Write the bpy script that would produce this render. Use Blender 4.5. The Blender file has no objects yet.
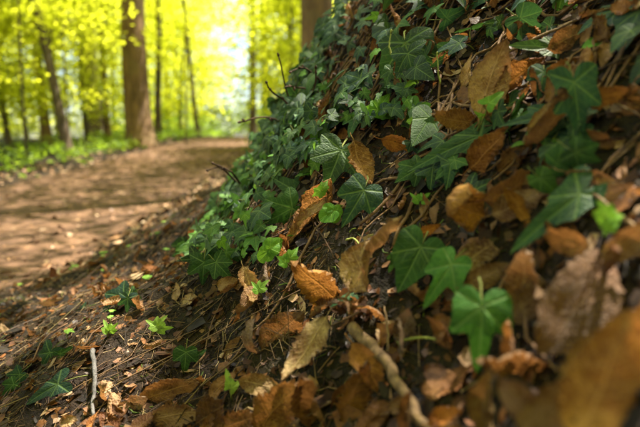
import bpy, math, random
import numpy as np
from mathutils import Vector, Matrix

# ------------------------------------------------------------------ camera, sky, sun
SC = bpy.context.scene
COL = SC.collection
R = math.radians
FPX, CX, CY = 498.0, 320.0, 213.5
PITCH = R(8.7)
CAMZ = 0.60
CAM = np.array((0.0, 0.0, CAMZ))
FW = np.array((0.0, math.cos(PITCH), -math.sin(PITCH)))
UP = np.array((0.0, math.sin(PITCH), math.cos(PITCH)))
RT = np.array((1.0, 0.0, 0.0))

cd = bpy.data.cameras.new('camera')
cam = bpy.data.objects.new('camera', cd)
COL.objects.link(cam)
cam.location = CAM
cam.rotation_euler = (R(90) - PITCH, 0, 0)
cd.sensor_width = 36.0
cd.lens = 36.0 * FPX / 640.0
cd.clip_start = 0.02
cd.clip_end = 600
cd.dof.use_dof = True
cd.dof.focus_distance = 0.84
cd.dof.aperture_fstop = 2.8
cd.dof.aperture_blades = 0
SC.camera = cam

SUN_AZ, SUN_EL = R(58), R(68)          # azimuth clockwise from +Y
SUND = np.array((math.sin(SUN_AZ) * math.cos(SUN_EL), math.cos(SUN_AZ) * math.cos(SUN_EL), math.sin(SUN_EL)))
world = bpy.data.worlds.new('World')
SC.world = world
world.use_nodes = True
wn = world.node_tree
sky = wn.nodes.new('ShaderNodeTexSky')
sky.sky_type = 'NISHITA'
sky.sun_disc = False
sky.sun_elevation = SUN_EL
sky.sun_rotation = SUN_AZ
wn.nodes['Background'].inputs['Strength'].default_value = 0.06
wn.links.new(sky.outputs['Color'], wn.nodes['Background'].inputs['Color'])
sl = bpy.data.lights.new('sun', 'SUN')
sun = bpy.data.objects.new('sun', sl)
COL.objects.link(sun)
sl.energy = 5.0
sl.angle = R(0.53)
sl.color = (1.0, 0.90, 0.74)
sun.rotation_euler = Vector(SUND).to_track_quat('Z', 'Y').to_euler()
sun.location = (6, 3, 9)
SC.view_settings.view_transform = 'Standard'
SC.view_settings.look = 'None'
SC.view_settings.gamma = 1.0
SC.view_settings.exposure = 2.5
SC.render.engine = 'CYCLES'
SC.cycles.max_bounces = 6
SC.cycles.transmission_bounces = 4
SC.cycles.transparent_max_bounces = 4
SC.cycles.use_denoising = True

rng = np.random.default_rng(11)
random.seed(11)

# ------------------------------------------------------------------ helpers
def hash2(ix, iy, s):
    h = (ix.astype(np.int64) * 374761393 + iy.astype(np.int64) * 668265263 + s * 974711) & 0x7fffffff
    h = ((h ^ (h >> 13)) * 1274126177) & 0x7fffffff
    return ((h ^ (h >> 16)) & 0xffff) / 65535.0

def vnoise(x, y, s=0):
    x = np.asarray(x, float); y = np.asarray(y, float)
    ix = np.floor(x); iy = np.floor(y)
    fx = x - ix; fy = y - iy
    fx = fx * fx * (3 - 2 * fx); fy = fy * fy * (3 - 2 * fy)
    a = hash2(ix, iy, s); b = hash2(ix + 1, iy, s); c = hash2(ix, iy + 1, s); d = hash2(ix + 1, iy + 1, s)
    return (a + (b - a) * fx) * (1 - fy) + (c + (d - c) * fx) * fy - 0.5

def ss(t):
    t = np.clip(t, 0, 1)
    return t * t * (3 - 2 * t)

def xr(y):
    return -1.05 - 0.06 * np.clip(y, -20, 8) - 0.02 * np.clip(y - 8, 0, 20)

XL = -3.5
PU = np.array((-60, -0.35, -0.1, 0.1, 0.35, 0.61, 0.9, 1.07, 1.16, 1.33, 1.43, 1.8, 2.5, 3.5, 5, 9, 20, 80))
PZ = np.array((0, 0, 0.0, 0.03, 0.10, 0.20, 0.285, 0.40, 0.49, 0.67, 0.78, 1.13, 1.75, 2.4, 3.0, 3.9, 5, 7))
_fu = np.linspace(-2, 10, 1201)
_fz = np.interp(_fu, PU, PZ)
_k = np.hanning(17); _k /= _k.sum()
_fz[8:-8] = np.convolve(_fz, _k, 'valid')

def profile(u):
    return np.where(u > 9.5, np.interp(u, PU, PZ), np.interp(u, _fu, _fz))

def zbase(x, y):
    x = np.asarray(x, float); y = np.asarray(y, float)
    zp = 0.6 * ss((y - 3) / 13.0)
    z = zp + profile(x - xr(y))
    v = XL - x                                     # left of the path
    z = z + 0.05 * ss(v / 0.5) - 0.015 * np.clip(v - 0.5, 0, 60)
    return z

def pix(px, py, d):
    return CAM + d * (FW + RT * ((px - CX) / FPX) - UP * ((py - CY) / FPX))

def project(p):
    q = np.asarray(p) - CAM
    d = q @ FW
    return CX + FPX * (q @ RT) / d, CY - FPX * (q @ UP) / d, d

# points of the ground read off the photograph: pixel and distance
CTRL = [(0, 425, .78), (100, 425, .73), (190, 350, .80), (250, 425, .64), (300, 275, .78), (360, 205, .76), (420, 150, .75), (480, 90, .76), (540, 15, .76),
        (400, 425, .53), (480, 350, .50), (540, 265, .47), (620, 140, .46), (636, 340, .33), (560, 425, .40), (640, 60, .56), (620, -20, .66),
        (0, 345, 1.05), (100, 310, 1.10), (200, 260, 1.12),
        (246, 215, 1.22), (290, 165, 1.12), (345, 110, 1.05), (410, 40, .98), (470, -10, .95),
        (260, 165, 1.5), (293, 125, 1.42), (315, 60, 1.48), (345, 2, 1.5), (380, -30, 1.25), (340, 60, 1.25),
        (215, 188, 2.1), (140, 240, 2.2), (180, 228, 1.7), (100, 268, 1.7), (0, 295, 1.6), (230, 188, 1.7), (150, 272, 1.3), (50, 310, 1.35)]
_c = np.array([pix(*c) for c in CTRL])
_extra = np.array([(-0.15, 2.3, 0.42), (0.3, 2.4, 0.85), (-0.4, 3.0, 0.36), (0.2, 3.0, 0.80), (0.8, 1.6, 1.55), (0, 0, 0.36), (0.3, -0.2, 0.62), (-0.3, 0.1, 0.27), (0.9, 0.7, 1.3)])
_c = np.vstack([_c, _extra])
_res = _c[:, 2] - zbase(_c[:, 0], _c[:, 1])
SIG = 0.33
_D = np.exp(-((_c[:, None, 0] - _c[None, :, 0]) ** 2 + (_c[:, None, 1] - _c[None, :, 1]) ** 2) / (2 * SIG * SIG))
_w = np.linalg.solve(_D + 0.12 * np.eye(len(_c)), _res)

def Z(x, y, fine=True):
    x = np.asarray(x, float); y = np.asarray(y, float)
    z = zbase(x, y)
    near = (np.abs(x) < 3) & (y > -2) & (y < 5)
    if near.any():
        xn, yn = x[near] if x.ndim else x.reshape(1), y[near] if y.ndim else y.reshape(1)
        dz = np.zeros(xn.shape)
        for (cx, cy, _z), w in zip(_c, _w):
            dz += w * np.exp(-((xn - cx) ** 2 + (yn - cy) ** 2) / (2 * SIG * SIG))
        if z.ndim:
            z[near] += dz
        else:
            z = z + dz[0]
    u = x - xr(y)
    on = ss((u + 0.1) / 0.5) * np.clip(1.5 / (0.5 + np.abs(y)), 0, 1)
    z = z + on * (0.050 * vnoise(x * 5, y * 5, 1) + (0.030 * vnoise(x * 13, y * 13, 2) + 0.012 * vnoise(x * 37, y * 37, 3) if fine else 0))
    z = z + 0.03 * vnoise(x * 1.1, y * 1.1, 5) * (1 - on)
    return z

def zf(x, y):
    return float(Z(np.array([x]), np.array([y]))[0])

def nrm(x, y, e=0.03):
    a = Z(np.array([x + e, x - e, x, x]), np.array([y, y, y + e, y - e]), False)
    n = np.array((-(a[0] - a[1]) / (2 * e), -(a[2] - a[3]) / (2 * e), 1.0))
    return n / np.linalg.norm(n)

_T = np.concatenate([np.arange(0.12, 3, 0.004), np.geomspace(3, 60, 1500)])
def hit(px, py):
    """distance at which the ray of a pixel meets the ground"""
    dv = FW + RT * ((px - CX) / FPX) - UP * ((py - CY) / FPX)
    P = CAM[None] + _T[:, None] * dv[None]
    below = P[:, 2] < Z(P[:, 0], P[:, 1])
    k = int(np.argmax(below))
    return float(_T[k]) if below.any() else 1.4

def norm(v):
    v = np.asarray(v, float)
    return v / (np.linalg.norm(v) + 1e-12)

class MB:
    def __init__(self):
        self.v = []; self.f = []; self.uv = []; self.m = []; self.n = 0
    def add(self, v, f, uv=None, m=0):
        v = np.asarray(v, float)
        self.v.append(v)
        self.f += [tuple(i + self.n for i in q) for q in f]
        self.uv.append(np.zeros((len(v), 2)) if uv is None else np.asarray(uv, float))
        self.m += [m] * len(f)
        self.n += len(v)
    def mesh(self, name, mats, smooth=True):
        V = np.concatenate(self.v); U = np.concatenate(self.uv)
        me = bpy.data.meshes.new(name)
        me.from_pydata(V.tolist(), [], self.f)
        uvl = me.uv_layers.new(name='UVMap')
        idx = np.empty(len(me.loops), dtype=np.int32)
        me.loops.foreach_get('vertex_index', idx)
        uvl.data.foreach_set('uv', U[idx].astype(np.float32).ravel())
        for m in (mats if isinstance(mats, (list, tuple)) else [mats]):
            me.materials.append(m)
        me.polygons.foreach_set('material_index', np.array(self.m, dtype=np.int32))
        me.polygons.foreach_set('use_smooth', np.full(len(me.polygons), smooth))
        me.update()
        return me

def bulk_mesh(name, V, F, mat, smooth=False, UV=None):
    """V (n,3), F (m,k) arrays of equal-sided faces"""
    V = np.asarray(V, np.float32); F = np.asarray(F, np.int32)
    me = bpy.data.meshes.new(name)
    k = F.shape[1]
    me.vertices.add(len(V)); me.vertices.foreach_set('co', V.ravel())
    me.loops.add(F.size); me.loops.foreach_set('vertex_index', F.ravel())
    me.polygons.add(len(F)); me.polygons.foreach_set('loop_start', np.arange(0, F.size, k, dtype=np.int32))
    me.polygons.foreach_set('loop_total', np.full(len(F), k, dtype=np.int32))
    me.polygons.foreach_set('use_smooth', np.full(len(F), smooth))
    if UV is not None:
        ul = me.uv_layers.new(name='UVMap')
        ul.data.foreach_set('uv', np.asarray(UV, np.float32)[F.ravel()].ravel())
    me.update(calc_edges=True)
    me.validate()
    me.materials.append(mat)
    return me

def tube(mb, pts, rad, sides=6, m=0, cap=True, bump=0.0):
    pts = np.asarray(pts, float); n = len(pts)
    rad = np.full(n, rad) if np.isscalar(rad) else np.asarray(rad, float)
    V = []; U = []
    t0 = norm(pts[1] - pts[0]); L = 0
    a = norm(np.cross(t0, (0.13, 0.31, 0.94) if abs(t0[2]) < .8 else (0.9, 0.2, 0.1)))
    for i in range(n):
        t = norm(pts[min(i + 1, n - 1)] - pts[max(i - 1, 0)])
        a = norm(a - t * (t @ a)); b = np.cross(t, a)
        if i: L += np.linalg.norm(pts[i] - pts[i - 1])
        for k in range(sides):
            w = 2 * math.pi * k / sides
            rr = rad[i] * (1 + bump * (rng.random() - .5))
            V.append(pts[i] + rr * (math.cos(w) * a + math.sin(w) * b)); U.append((k / sides, L))
    F = [(i * sides + k, i * sides + (k + 1) % sides, (i + 1) * sides + (k + 1) % sides, (i + 1) * sides + k) for i in range(n - 1) for k in range(sides)]
    if cap:
        F.append(tuple(range(sides))[::-1]); F.append(tuple((n - 1) * sides + k for k in range(sides)))
    mb.add(V, F, U, m)

def link(name, me, parent=None):
    o = bpy.data.objects.new(name, me)
    COL.objects.link(o)
    if parent: o.parent = parent
    return o

def tag(o, label=None, cat=None, group=None, kind=None):
    if label: o['label'] = label
    if cat: o['category'] = cat
    if group: o['group'] = group
    if kind: o['kind'] = kind
    return o

def empty(name, loc):
    o = bpy.data.objects.new(name, None)
    o.empty_display_size = 0.02
    o.location = loc
    COL.objects.link(o)
    return o

def place(o, base, axis, normal, sx, sy, sz=None, parent=None):
    """leaf frame: local +Y runs base to tip, local +Z is the upper face"""
    y = norm(axis); z = norm(np.asarray(normal) - y * (y @ np.asarray(normal))); x = np.cross(y, z)
    sz = sz if sz is not None else (sx + sy) / 2
    M = Matrix(((x[0] * sx, y[0] * sy, z[0] * sz, base[0]), (x[1] * sx, y[1] * sy, z[1] * sz, base[1]), (x[2] * sx, y[2] * sy, z[2] * sz, base[2]), (0, 0, 0, 1)))
    if parent is not None:
        M = Matrix.Translation(-Vector(parent.location)) @ M
    o.matrix_local = M

# ------------------------------------------------------------------ materials
class NT:
    def __init__(self, name):
        self.mat = bpy.data.materials.new(name); self.mat.use_nodes = True
        self.t = self.mat.node_tree; self.t.nodes.clear()
        self.out = self.t.nodes.new('ShaderNodeOutputMaterial')
    def n(self, ty, **kw):
        nd = self.t.nodes.new(ty)
        for k, v in kw.items(): setattr(nd, k, v)
        return nd
    def l(self, a, b): self.t.links.new(a, b)
    def val(self, sock, v):
        if hasattr(v, 'is_linked') or isinstance(v, bpy.types.NodeSocket): self.l(v, sock)
        else: sock.default_value = v
    def math(self, op, a, b=0.0, c=0.0, clamp=False):
        nd = self.n('ShaderNodeMath', operation=op, use_clamp=clamp)
        self.val(nd.inputs[0], a); self.val(nd.inputs[1], b); self.val(nd.inputs[2], c)
        return nd.outputs[0]
    def noise(self, vec, scale, detail=3, rough=.55, dim='3D'):
        nd = self.n('ShaderNodeTexNoise', noise_dimensions=dim)
        if vec is not None: self.l(vec, nd.inputs['Vector'])
        nd.inputs['Scale'].default_value = scale; nd.inputs['Detail'].default_value = detail; nd.inputs['Roughness'].default_value = rough
        return nd.outputs['Fac']
    def ramp(self, fac, stops, interp='LINEAR'):
        nd = self.n('ShaderNodeValToRGB'); nd.color_ramp.interpolation = interp
        e = nd.color_ramp.elements
        while len(e) > 1: e.remove(e[-1])
        for i, (p, c) in enumerate(stops):
            el = e[0] if i == 0 else e.new(p)
            el.position = p; el.color = (*c, 1) if len(c) == 3 else c
        self.val(nd.inputs[0], fac)
        return nd.outputs[0]
    def mix(self, f, a, b, mode='MIX'):
        nd = self.n('ShaderNodeMix', data_type='RGBA', blend_type=mode)
        self.val(nd.inputs[0], f)
        for s, v in ((nd.inputs[6], a), (nd.inputs[7], b)):
            if isinstance(v, tuple): s.default_value = (*v, 1) if len(v) == 3 else v
            else: self.l(v, s)
        return nd.outputs[2]
    def smooth(self, v, a, b):
        nd = self.n('ShaderNodeMapRange', interpolation_type='SMOOTHSTEP')
        self.val(nd.inputs[0], v); nd.inputs[1].default_value = a; nd.inputs[2].default_value = b
        nd.inputs[3].default_value = 0; nd.inputs[4].default_value = 1
        return nd.outputs[0]
    def bump(self, h, strength=.5, dist=.002, normal=None):
        nd = self.n('ShaderNodeBump'); nd.inputs['Strength'].default_value = strength; nd.inputs['Distance'].default_value = dist
        self.l(h, nd.inputs['Height'])
        if normal is not None: self.l(normal, nd.inputs['Normal'])
        return nd.outputs[0]
    def surf(self, col, rough=.6, normal=None, trans=0.0, tcol=None, spec=.5):
        p = self.n('ShaderNodeBsdfPrincipled')
        self.val(p.inputs['Base Color'], (*col, 1) if isinstance(col, tuple) else col)
        self.val(p.inputs['Roughness'], rough)
        p.inputs['Specular IOR Level'].default_value = spec
        if normal is not None: self.l(normal, p.inputs['Normal'])
        o = p.outputs[0]
        if trans > 0:
            t = self.n('ShaderNodeBsdfTranslucent')
            tc = tcol if tcol is not None else col
            self.val(t.inputs['Color'], (*tc, 1) if isinstance(tc, tuple) else tc)
            if normal is not None: self.l(normal, t.inputs['Normal'])
            mx = self.n('ShaderNodeMixShader'); mx.inputs[0].default_value = trans
            self.l(o, mx.inputs[1]); self.l(t.outputs[0], mx.inputs[2]); o = mx.outputs[0]
        self.l(o, self.out.inputs['Surface'])
        return self.mat

def objvec(t):
    """object coordinates shifted per object so that copies differ"""
    tc = t.n('ShaderNodeTexCoord'); oi = t.n('ShaderNodeObjectInfo')
    ad = t.n('ShaderNodeVectorMath', operation='MULTIPLY_ADD')
    ad.inputs[1].default_value = (1, 1, 1)
    cb = t.n('ShaderNodeCombineXYZ')
    r = t.math('MULTIPLY', oi.outputs['Random'], 37.0)
    t.l(r, cb.inputs[0]); t.l(r, cb.inputs[1]); t.l(r, cb.inputs[2])
    t.l(tc.outputs['Object'], ad.inputs[0]); t.l(cb.outputs[0], ad.inputs[2])
    return tc, oi, ad.outputs[0]

def mat_dead(island=False):
    t = NT('dead_leaf' if not island else 'heaped_leaf')
    tc, oi, ov = objvec(t)
    sp = t.n('ShaderNodeSeparateXYZ'); t.l(tc.outputs['UV'], sp.inputs[0])
    u, v = sp.outputs[0], sp.outputs[1]
    s = t.math('ABSOLUTE', t.math('MULTIPLY', t.math('SUBTRACT', u, .5), 2.0))
    wob = t.math('MULTIPLY', t.math('SUBTRACT', t.noise(ov, 6, 2), .5), .05)
    mid = t.math('SUBTRACT', 1.0, t.smooth(s, .02, .075))
    ph = t.math('ADD', t.math('MULTIPLY', t.math('SUBTRACT', v, t.math('MULTIPLY', s, .20)), 11.0), t.math('MULTIPLY', wob, 6))
    fr = t.math('ABSOLUTE', t.math('SUBTRACT', t.math('FRACT', ph), .5))
    side = t.math('SUBTRACT', 1.0, t.smooth(fr, .02, .10))
    vein = t.math('MAXIMUM', mid, t.math('MULTIPLY', side, .7), clamp=True)
    big = t.noise(ov, 2.6, 4, .6)
    fine = t.noise(ov, 22, 4, .65)
    ge = t.n('ShaderNodeNewGeometry')
    base = oi.outputs['Color'] if not island else t.ramp(ge.outputs['Random Per Island'], [(0, (.07, .032, .014)), (.2, (.16, .07, .026)), (.45, (.27, .145, .065)), (.6, (.27, .105, .03)), (.7, (.16, .055, .02)), (.85, (.38, .25, .13)), (1, (.50, .36, .22))])
    dark = t.mix(1.0, base, (.40, .31, .25), 'MULTIPLY')
    pale = t.mix(.15, t.mix(1.0, base, (1.55, 1.6, 1.75), 'MULTIPLY'), (.55, .40, .24))
    c = t.mix(t.smooth(big, .36, .66), dark, base)
    c = t.mix(t.math('MULTIPLY', t.smooth(fine, .50, .72), .55), c, pale)
    c = t.mix(t.math('MULTIPLY', vein, .5), c, t.mix(.18, t.mix(1.0, base, (1.5, 1.5, 1.5), 'MULTIPLY'), (.50, .34, .18)))
    vo = t.n('ShaderNodeTexVoronoi'); t.l(ov, vo.inputs['Vector']); vo.inputs['Scale'].default_value = 7
    spot = t.math('MULTIPLY', t.math('SUBTRACT', 1.0, t.smooth(vo.outputs['Distance'], .10, .20)), t.smooth(big, .52, .6))
    c = t.mix(t.math('MULTIPLY', spot, .8), c, (.03, .018, .012))
    edge = t.math('MULTIPLY', t.smooth(s, .80, 1.0), t.smooth(fine, .40, .62))
    c = t.mix(t.math('MULTIPLY', edge, .6), c, (.05, .025, .014))
    c = t.mix(t.math('MULTIPLY', ge.outputs['Backfacing'], .2), c, (.45, .31, .18))
    h = t.math('ADD', t.math('MULTIPLY', vein, .8), t.math('ADD', t.math('MULTIPLY', fine, .9), t.math('MULTIPLY', t.noise(ov, 8, 3, .6), 1.6)))
    return t.surf(c, t.math('ADD', .46, t.math('MULTIPLY', fine, .35)), t.bump(h, .65, .06), .22, t.mix(.6, c, (.60, .24, .05)), .22)

def mat_ivy(name, angles, veincol, gloss, trans, tcol, veinw=1.0):
    t = NT(name)
    tc, oi, ov = objvec(t)
    sp = t.n('ShaderNodeSeparateXYZ'); t.l(tc.outputs['UV'], sp.inputs[0])
    x = t.math('MULTIPLY', t.math('SUBTRACT', sp.outputs[0], .5), 2.0)
    y = t.math('MULTIPLY', t.math('SUBTRACT', sp.outputs[1], .5), 2.0)
    best = None; sec = None
    for a in angles:
        ca, sa = math.cos(R(a)), math.sin(R(a))
        along = t.math('ADD', t.math('MULTIPLY', x, ca), t.math('MULTIPLY', y, sa))
        perp = t.math('ABSOLUTE', t.math('SUBTRACT', t.math('MULTIPLY', x, sa), t.math('MULTIPLY', y, ca)))
        neg = t.math('MULTIPLY', t.math('LESS_THAN', along, 0.0), 10.0)
        dd = t.math('ADD', t.math('ADD', perp, t.math('MULTIPLY', along, .012)), neg)
        best = dd if best is None else t.math('MINIMUM', best, dd)
        # side veins leave every main vein at a slant
        ph = t.math('FRACT', t.math('MULTIPLY', t.math('SUBTRACT', along, t.math('MULTIPLY', perp, .9)), 6.0))
        sv = t.math('ADD', t.math('ABSOLUTE', t.math('SUBTRACT', ph, .5)), t.math('ADD', t.math('MULTIPLY', t.math('GREATER_THAN', perp, .22), 5.0), neg))
        sec = sv if sec is None else t.math('MINIMUM', sec, sv)
    v1 = t.math('SUBTRACT', 1.0, t.smooth(best, .010 * veinw, .034 * veinw))
    v2 = t.math('MULTIPLY', t.math('SUBTRACT', 1.0, t.smooth(sec, .03, .12)), .38)
    vein = t.math('MAXIMUM', v1, v2, clamp=True)
    n1 = t.noise(ov, 2.2, 3); n2 = t.noise(ov, 17, 3, .65)
    base = oi.outputs['Color']
    c = t.mix(t.smooth(n1, .35, .65), t.mix(1.0, base, (.55, .62, .72), 'MULTIPLY'), base)
    c = t.mix(t.math('MULTIPLY', t.smooth(n2, .45, .75), .35), c, t.mix(1.0, base, (1.7, 1.5, 1.2), 'MULTIPLY'))
    c = t.mix(t.math('MULTIPLY', vein, .62), c, veincol)
    rust = t.smooth(t.noise(ov, 5.5, 4, .7), .66, .74)
    c = t.mix(t.math('MULTIPLY', rust, .5), c, (.10, .06, .02))
    ge = t.n('ShaderNodeNewGeometry')
    c = t.mix(t.math('MULTIPLY', ge.outputs['Backfacing'], .45), c, (.10, .17, .06))
    h = t.math('SUBTRACT', t.math('MULTIPLY', n2, .35), t.math('MULTIPLY', t.math('ADD', v1, t.math('MULTIPLY', v2, .4)), .5))
    return t.surf(c, t.math('ADD', gloss, t.math('MULTIPLY', n2, .22)), t.bump(h, .28, .04), trans, t.mix(.5, c, tcol), .27)

def mat_soil():
    t = NT('soil')
    tc = t.n('ShaderNodeTexCoord'); P = tc.outputs['Object']
    a = t.noise(P, 9, 5, .65); b = t.noise(P, 60, 4, .7); g = t.noise(P, 2.2, 3)
    c = t.ramp(a, [(.3, (.006, .004, .003)), (.5, (.013, .008, .005)), (.7, (.030, .018, .010))])
    c = t.mix(t.math('MULTIPLY', t.smooth(b, .52, .72), .5), c, (.05, .030, .017))
    c = t.mix(t.math('MULTIPLY', t.smooth(g, .52, .66), .3), c, (.014, .018, .006))
    return t.surf(c, .92, t.bump(t.math('ADD', a, b), .9, .02), spec=.2)

def mat_path():
    t = NT('path_earth')
    tc = t.n('ShaderNodeTexCoord'); P = tc.outputs['Object']
    a = t.noise(P, 3.0, 5, .65); b = t.noise(P, 30, 4, .7)
    c = t.ramp(a, [(.3, (.034, .018, .010)), (.5, (.075, .040, .022)), (.72, (.14, .078, .044))])
    c = t.mix(t.math('MULTIPLY', t.smooth(b, .5, .7), .5), c, (.20, .115, .068))
    return t.surf(c, .9, t.bump(t.math('ADD', a, b), .6, .02), spec=.2)

def mat_bark(name, c0, c1, scale, lich=None):
    t = NT(name)
    tc = t.n('ShaderNodeTexCoord')
    mp = t.n('ShaderNodeMapping'); mp.inputs['Scale'].default_value = (1, 1, .25); t.l(tc.outputs['Object'], mp.inputs[0])
    a = t.noise(mp.outputs[0], scale, 5, .65); b = t.noise(tc.outputs['Object'], scale * .35, 3)
    c = t.ramp(a, [(.32, c0), (.66, c1)])
    if lich: c = t.mix(t.math('MULTIPLY', t.smooth(b, .5, .66), .6), c, lich)
    return t.surf(c, .85, t.bump(a, .8, .6 / scale), spec=.25)

def mat_island(name, stops, rough=.7, trans=0.0, tcol=None, bscale=None, spec=.3):
    """colour picked per loose piece"""
    t = NT(name)
    ge = t.n('ShaderNodeNewGeometry')
    c = t.ramp(ge.outputs['Random Per Island'], stops)
    nb = None
    if bscale:
        tc = t.n('ShaderNodeTexCoord'); f = t.noise(tc.outputs['Object'], bscale, 3, .65)
        c = t.mix(t.smooth(f, .35, .68), t.mix(1.0, c, (.45, .40, .36), 'MULTIPLY'), c); nb = t.bump(f, .5, .3 / bscale)
    tc2 = None
    if trans: tc2 = t.mix(.65, c, tcol)
    return t.surf(c, rough, nb, trans, tc2, spec)

M = {}
M['dead'] = mat_dead()
M['heap'] = mat_dead(True)
IVY_ANG = (90, 40, 140, -22, 202)
M['ivy'] = mat_ivy('ivy_leaf', IVY_ANG, (.13, .21, .07), .44, .16, (.10, .26, .02))
M['young'] = mat_ivy('young_leaf', (90, 35, 145), (.30, .46, .10), .42, .35, (.35, .62, .04))
M['ivystem'] = mat_bark('ivy_stem', (.06, .035, .022), (.19, .11, .06), 60)
M['greenstem'] = mat_bark('green_stem', (.13, .17, .04), (.28, .30, .08), 60)
M['soil'] = mat_soil()
M['path'] = mat_path()
M['bark'] = mat_bark('trunk_bark', (.07, .042, .024), (.24, .145, .08), 9, (.15, .11, .055))
M['barkdark'] = mat_bark('dark_bark', (.045, .032, .022), (.14, .10, .07), 10, (.07, .075, .035))
M['stick'] = mat_bark('stick_bark', (.05, .030, .016), (.21, .135, .07), 70)
M['grey'] = mat_bark('grey_stick', (.03, .028, .027), (.105, .10, .098), 60)
M['twig'] = mat_bark('twig_bark', (.022, .012, .008), (.075, .042, .025), 80)
M['straw'] = mat_island('straw', [(0, (.018, .010, .006)), (.45, (.06, .033, .016)), (.8, (.16, .095, .045)), (1, (.26, .20, .09))], .6)
M['frag'] = mat_island('leaf_fragment', [(0, (.008, .005, .004)), (.4, (.028, .014, .008)), (.65, (.075, .033, .014)), (.82, (.19, .075, .02)), (.93, (.24, .14, .07)), (1, (.40, .28, .17))], .55, .15, (.5, .2, .05), 90)
M['moss'] = mat_island('moss', [(0, (.025, .045, .008)), (.6, (.07, .11, .015)), (1, (.14, .17, .03))], .7, .3, (.2, .3, .03))
M['litter'] = mat_island('path_litter', [(0, (.05, .025, .013)), (.4, (.15, .07, .03)), (.75, (.26, .14, .07)), (1, (.42, .30, .19))], .6)
LG = (.88, .90, .05)
M['leafA'] = mat_island('beech_foliage', [(0, (.09, .15, .008)), (.5, (.17, .24, .010)), (1, (.30, .35, .016))], .45, .80, LG)
M['leafB'] = mat_island('dark_foliage', [(0, (.04, .085, .012)), (.6, (.07, .13, .014)), (1, (.12, .18, .018))], .5, .45, (.35, .55, .03))
M['herb'] = mat_island('herb_foliage', [(0, (.05, .10, .012)), (.6, (.10, .18, .015)), (1, (.20, .28, .02))], .5, .45, (.42, .62, .03))

# ------------------------------------------------------------------ ground and path
def axis_coords(lo, hi, step, far_lo, far_hi, g=1.10):
    a = list(np.arange(lo, hi, step)); s = step; x = a[-1]
    while x < far_hi: s *= g; x += s; a.append(x)
    s = step; x = lo; b = []
    while x > far_lo: s *= g; x -= s; b.append(x)
    return np.array(b[::-1] + a)

def grid_mesh(name, xs, ys, zfun, mat):
    X, Y = np.meshgrid(xs, ys); V = np.stack([X.ravel(), Y.ravel(), zfun(X.ravel(), Y.ravel())], 1)
    nx, ny = len(xs), len(ys)
    i = np.arange(nx - 1)[None] + nx * np.arange(ny - 1)[:, None]; i = i.ravel()
    return bulk_mesh(name, V, np.stack([i, i + 1, i + 1 + nx, i + nx], 1), mat, True)

gx = axis_coords(-1.3, 0.9, 0.013, -160, 160)
gy = axis_coords(0.1, 2.2, 0.013, -60, 260)
tag(link('ground', grid_mesh('ground', gx, gy, Z, M['soil'])), kind='structure')

py_ = axis_coords(0.2, 4, 0.05, -12, 40, 1.06)
S = np.linspace(0, 1, 40)
PV = []
for y in py_:
    a, b = XL + .12 * float(vnoise(y * 1.3, 3.1, 7)), float(xr(y)) + .16 * float(vnoise(y * 2.1, 9.7, 8)) + .02
    x = a + (b - a) * S
    PV.append(np.stack([x, np.full_like(x, y), Z(x, np.full_like(x, y)) + 0.012 - 0.02 * (np.abs(S - .5) > .49)], 1))
PV = np.concatenate(PV); i = (np.arange(39)[None] + 40 * np.arange(len(py_) - 1)[:, None]).ravel()
tag(link('path', bulk_mesh('path', PV, np.stack([i, i + 1, i + 41, i + 40], 1), M['path'], True)), kind='structure')

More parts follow.
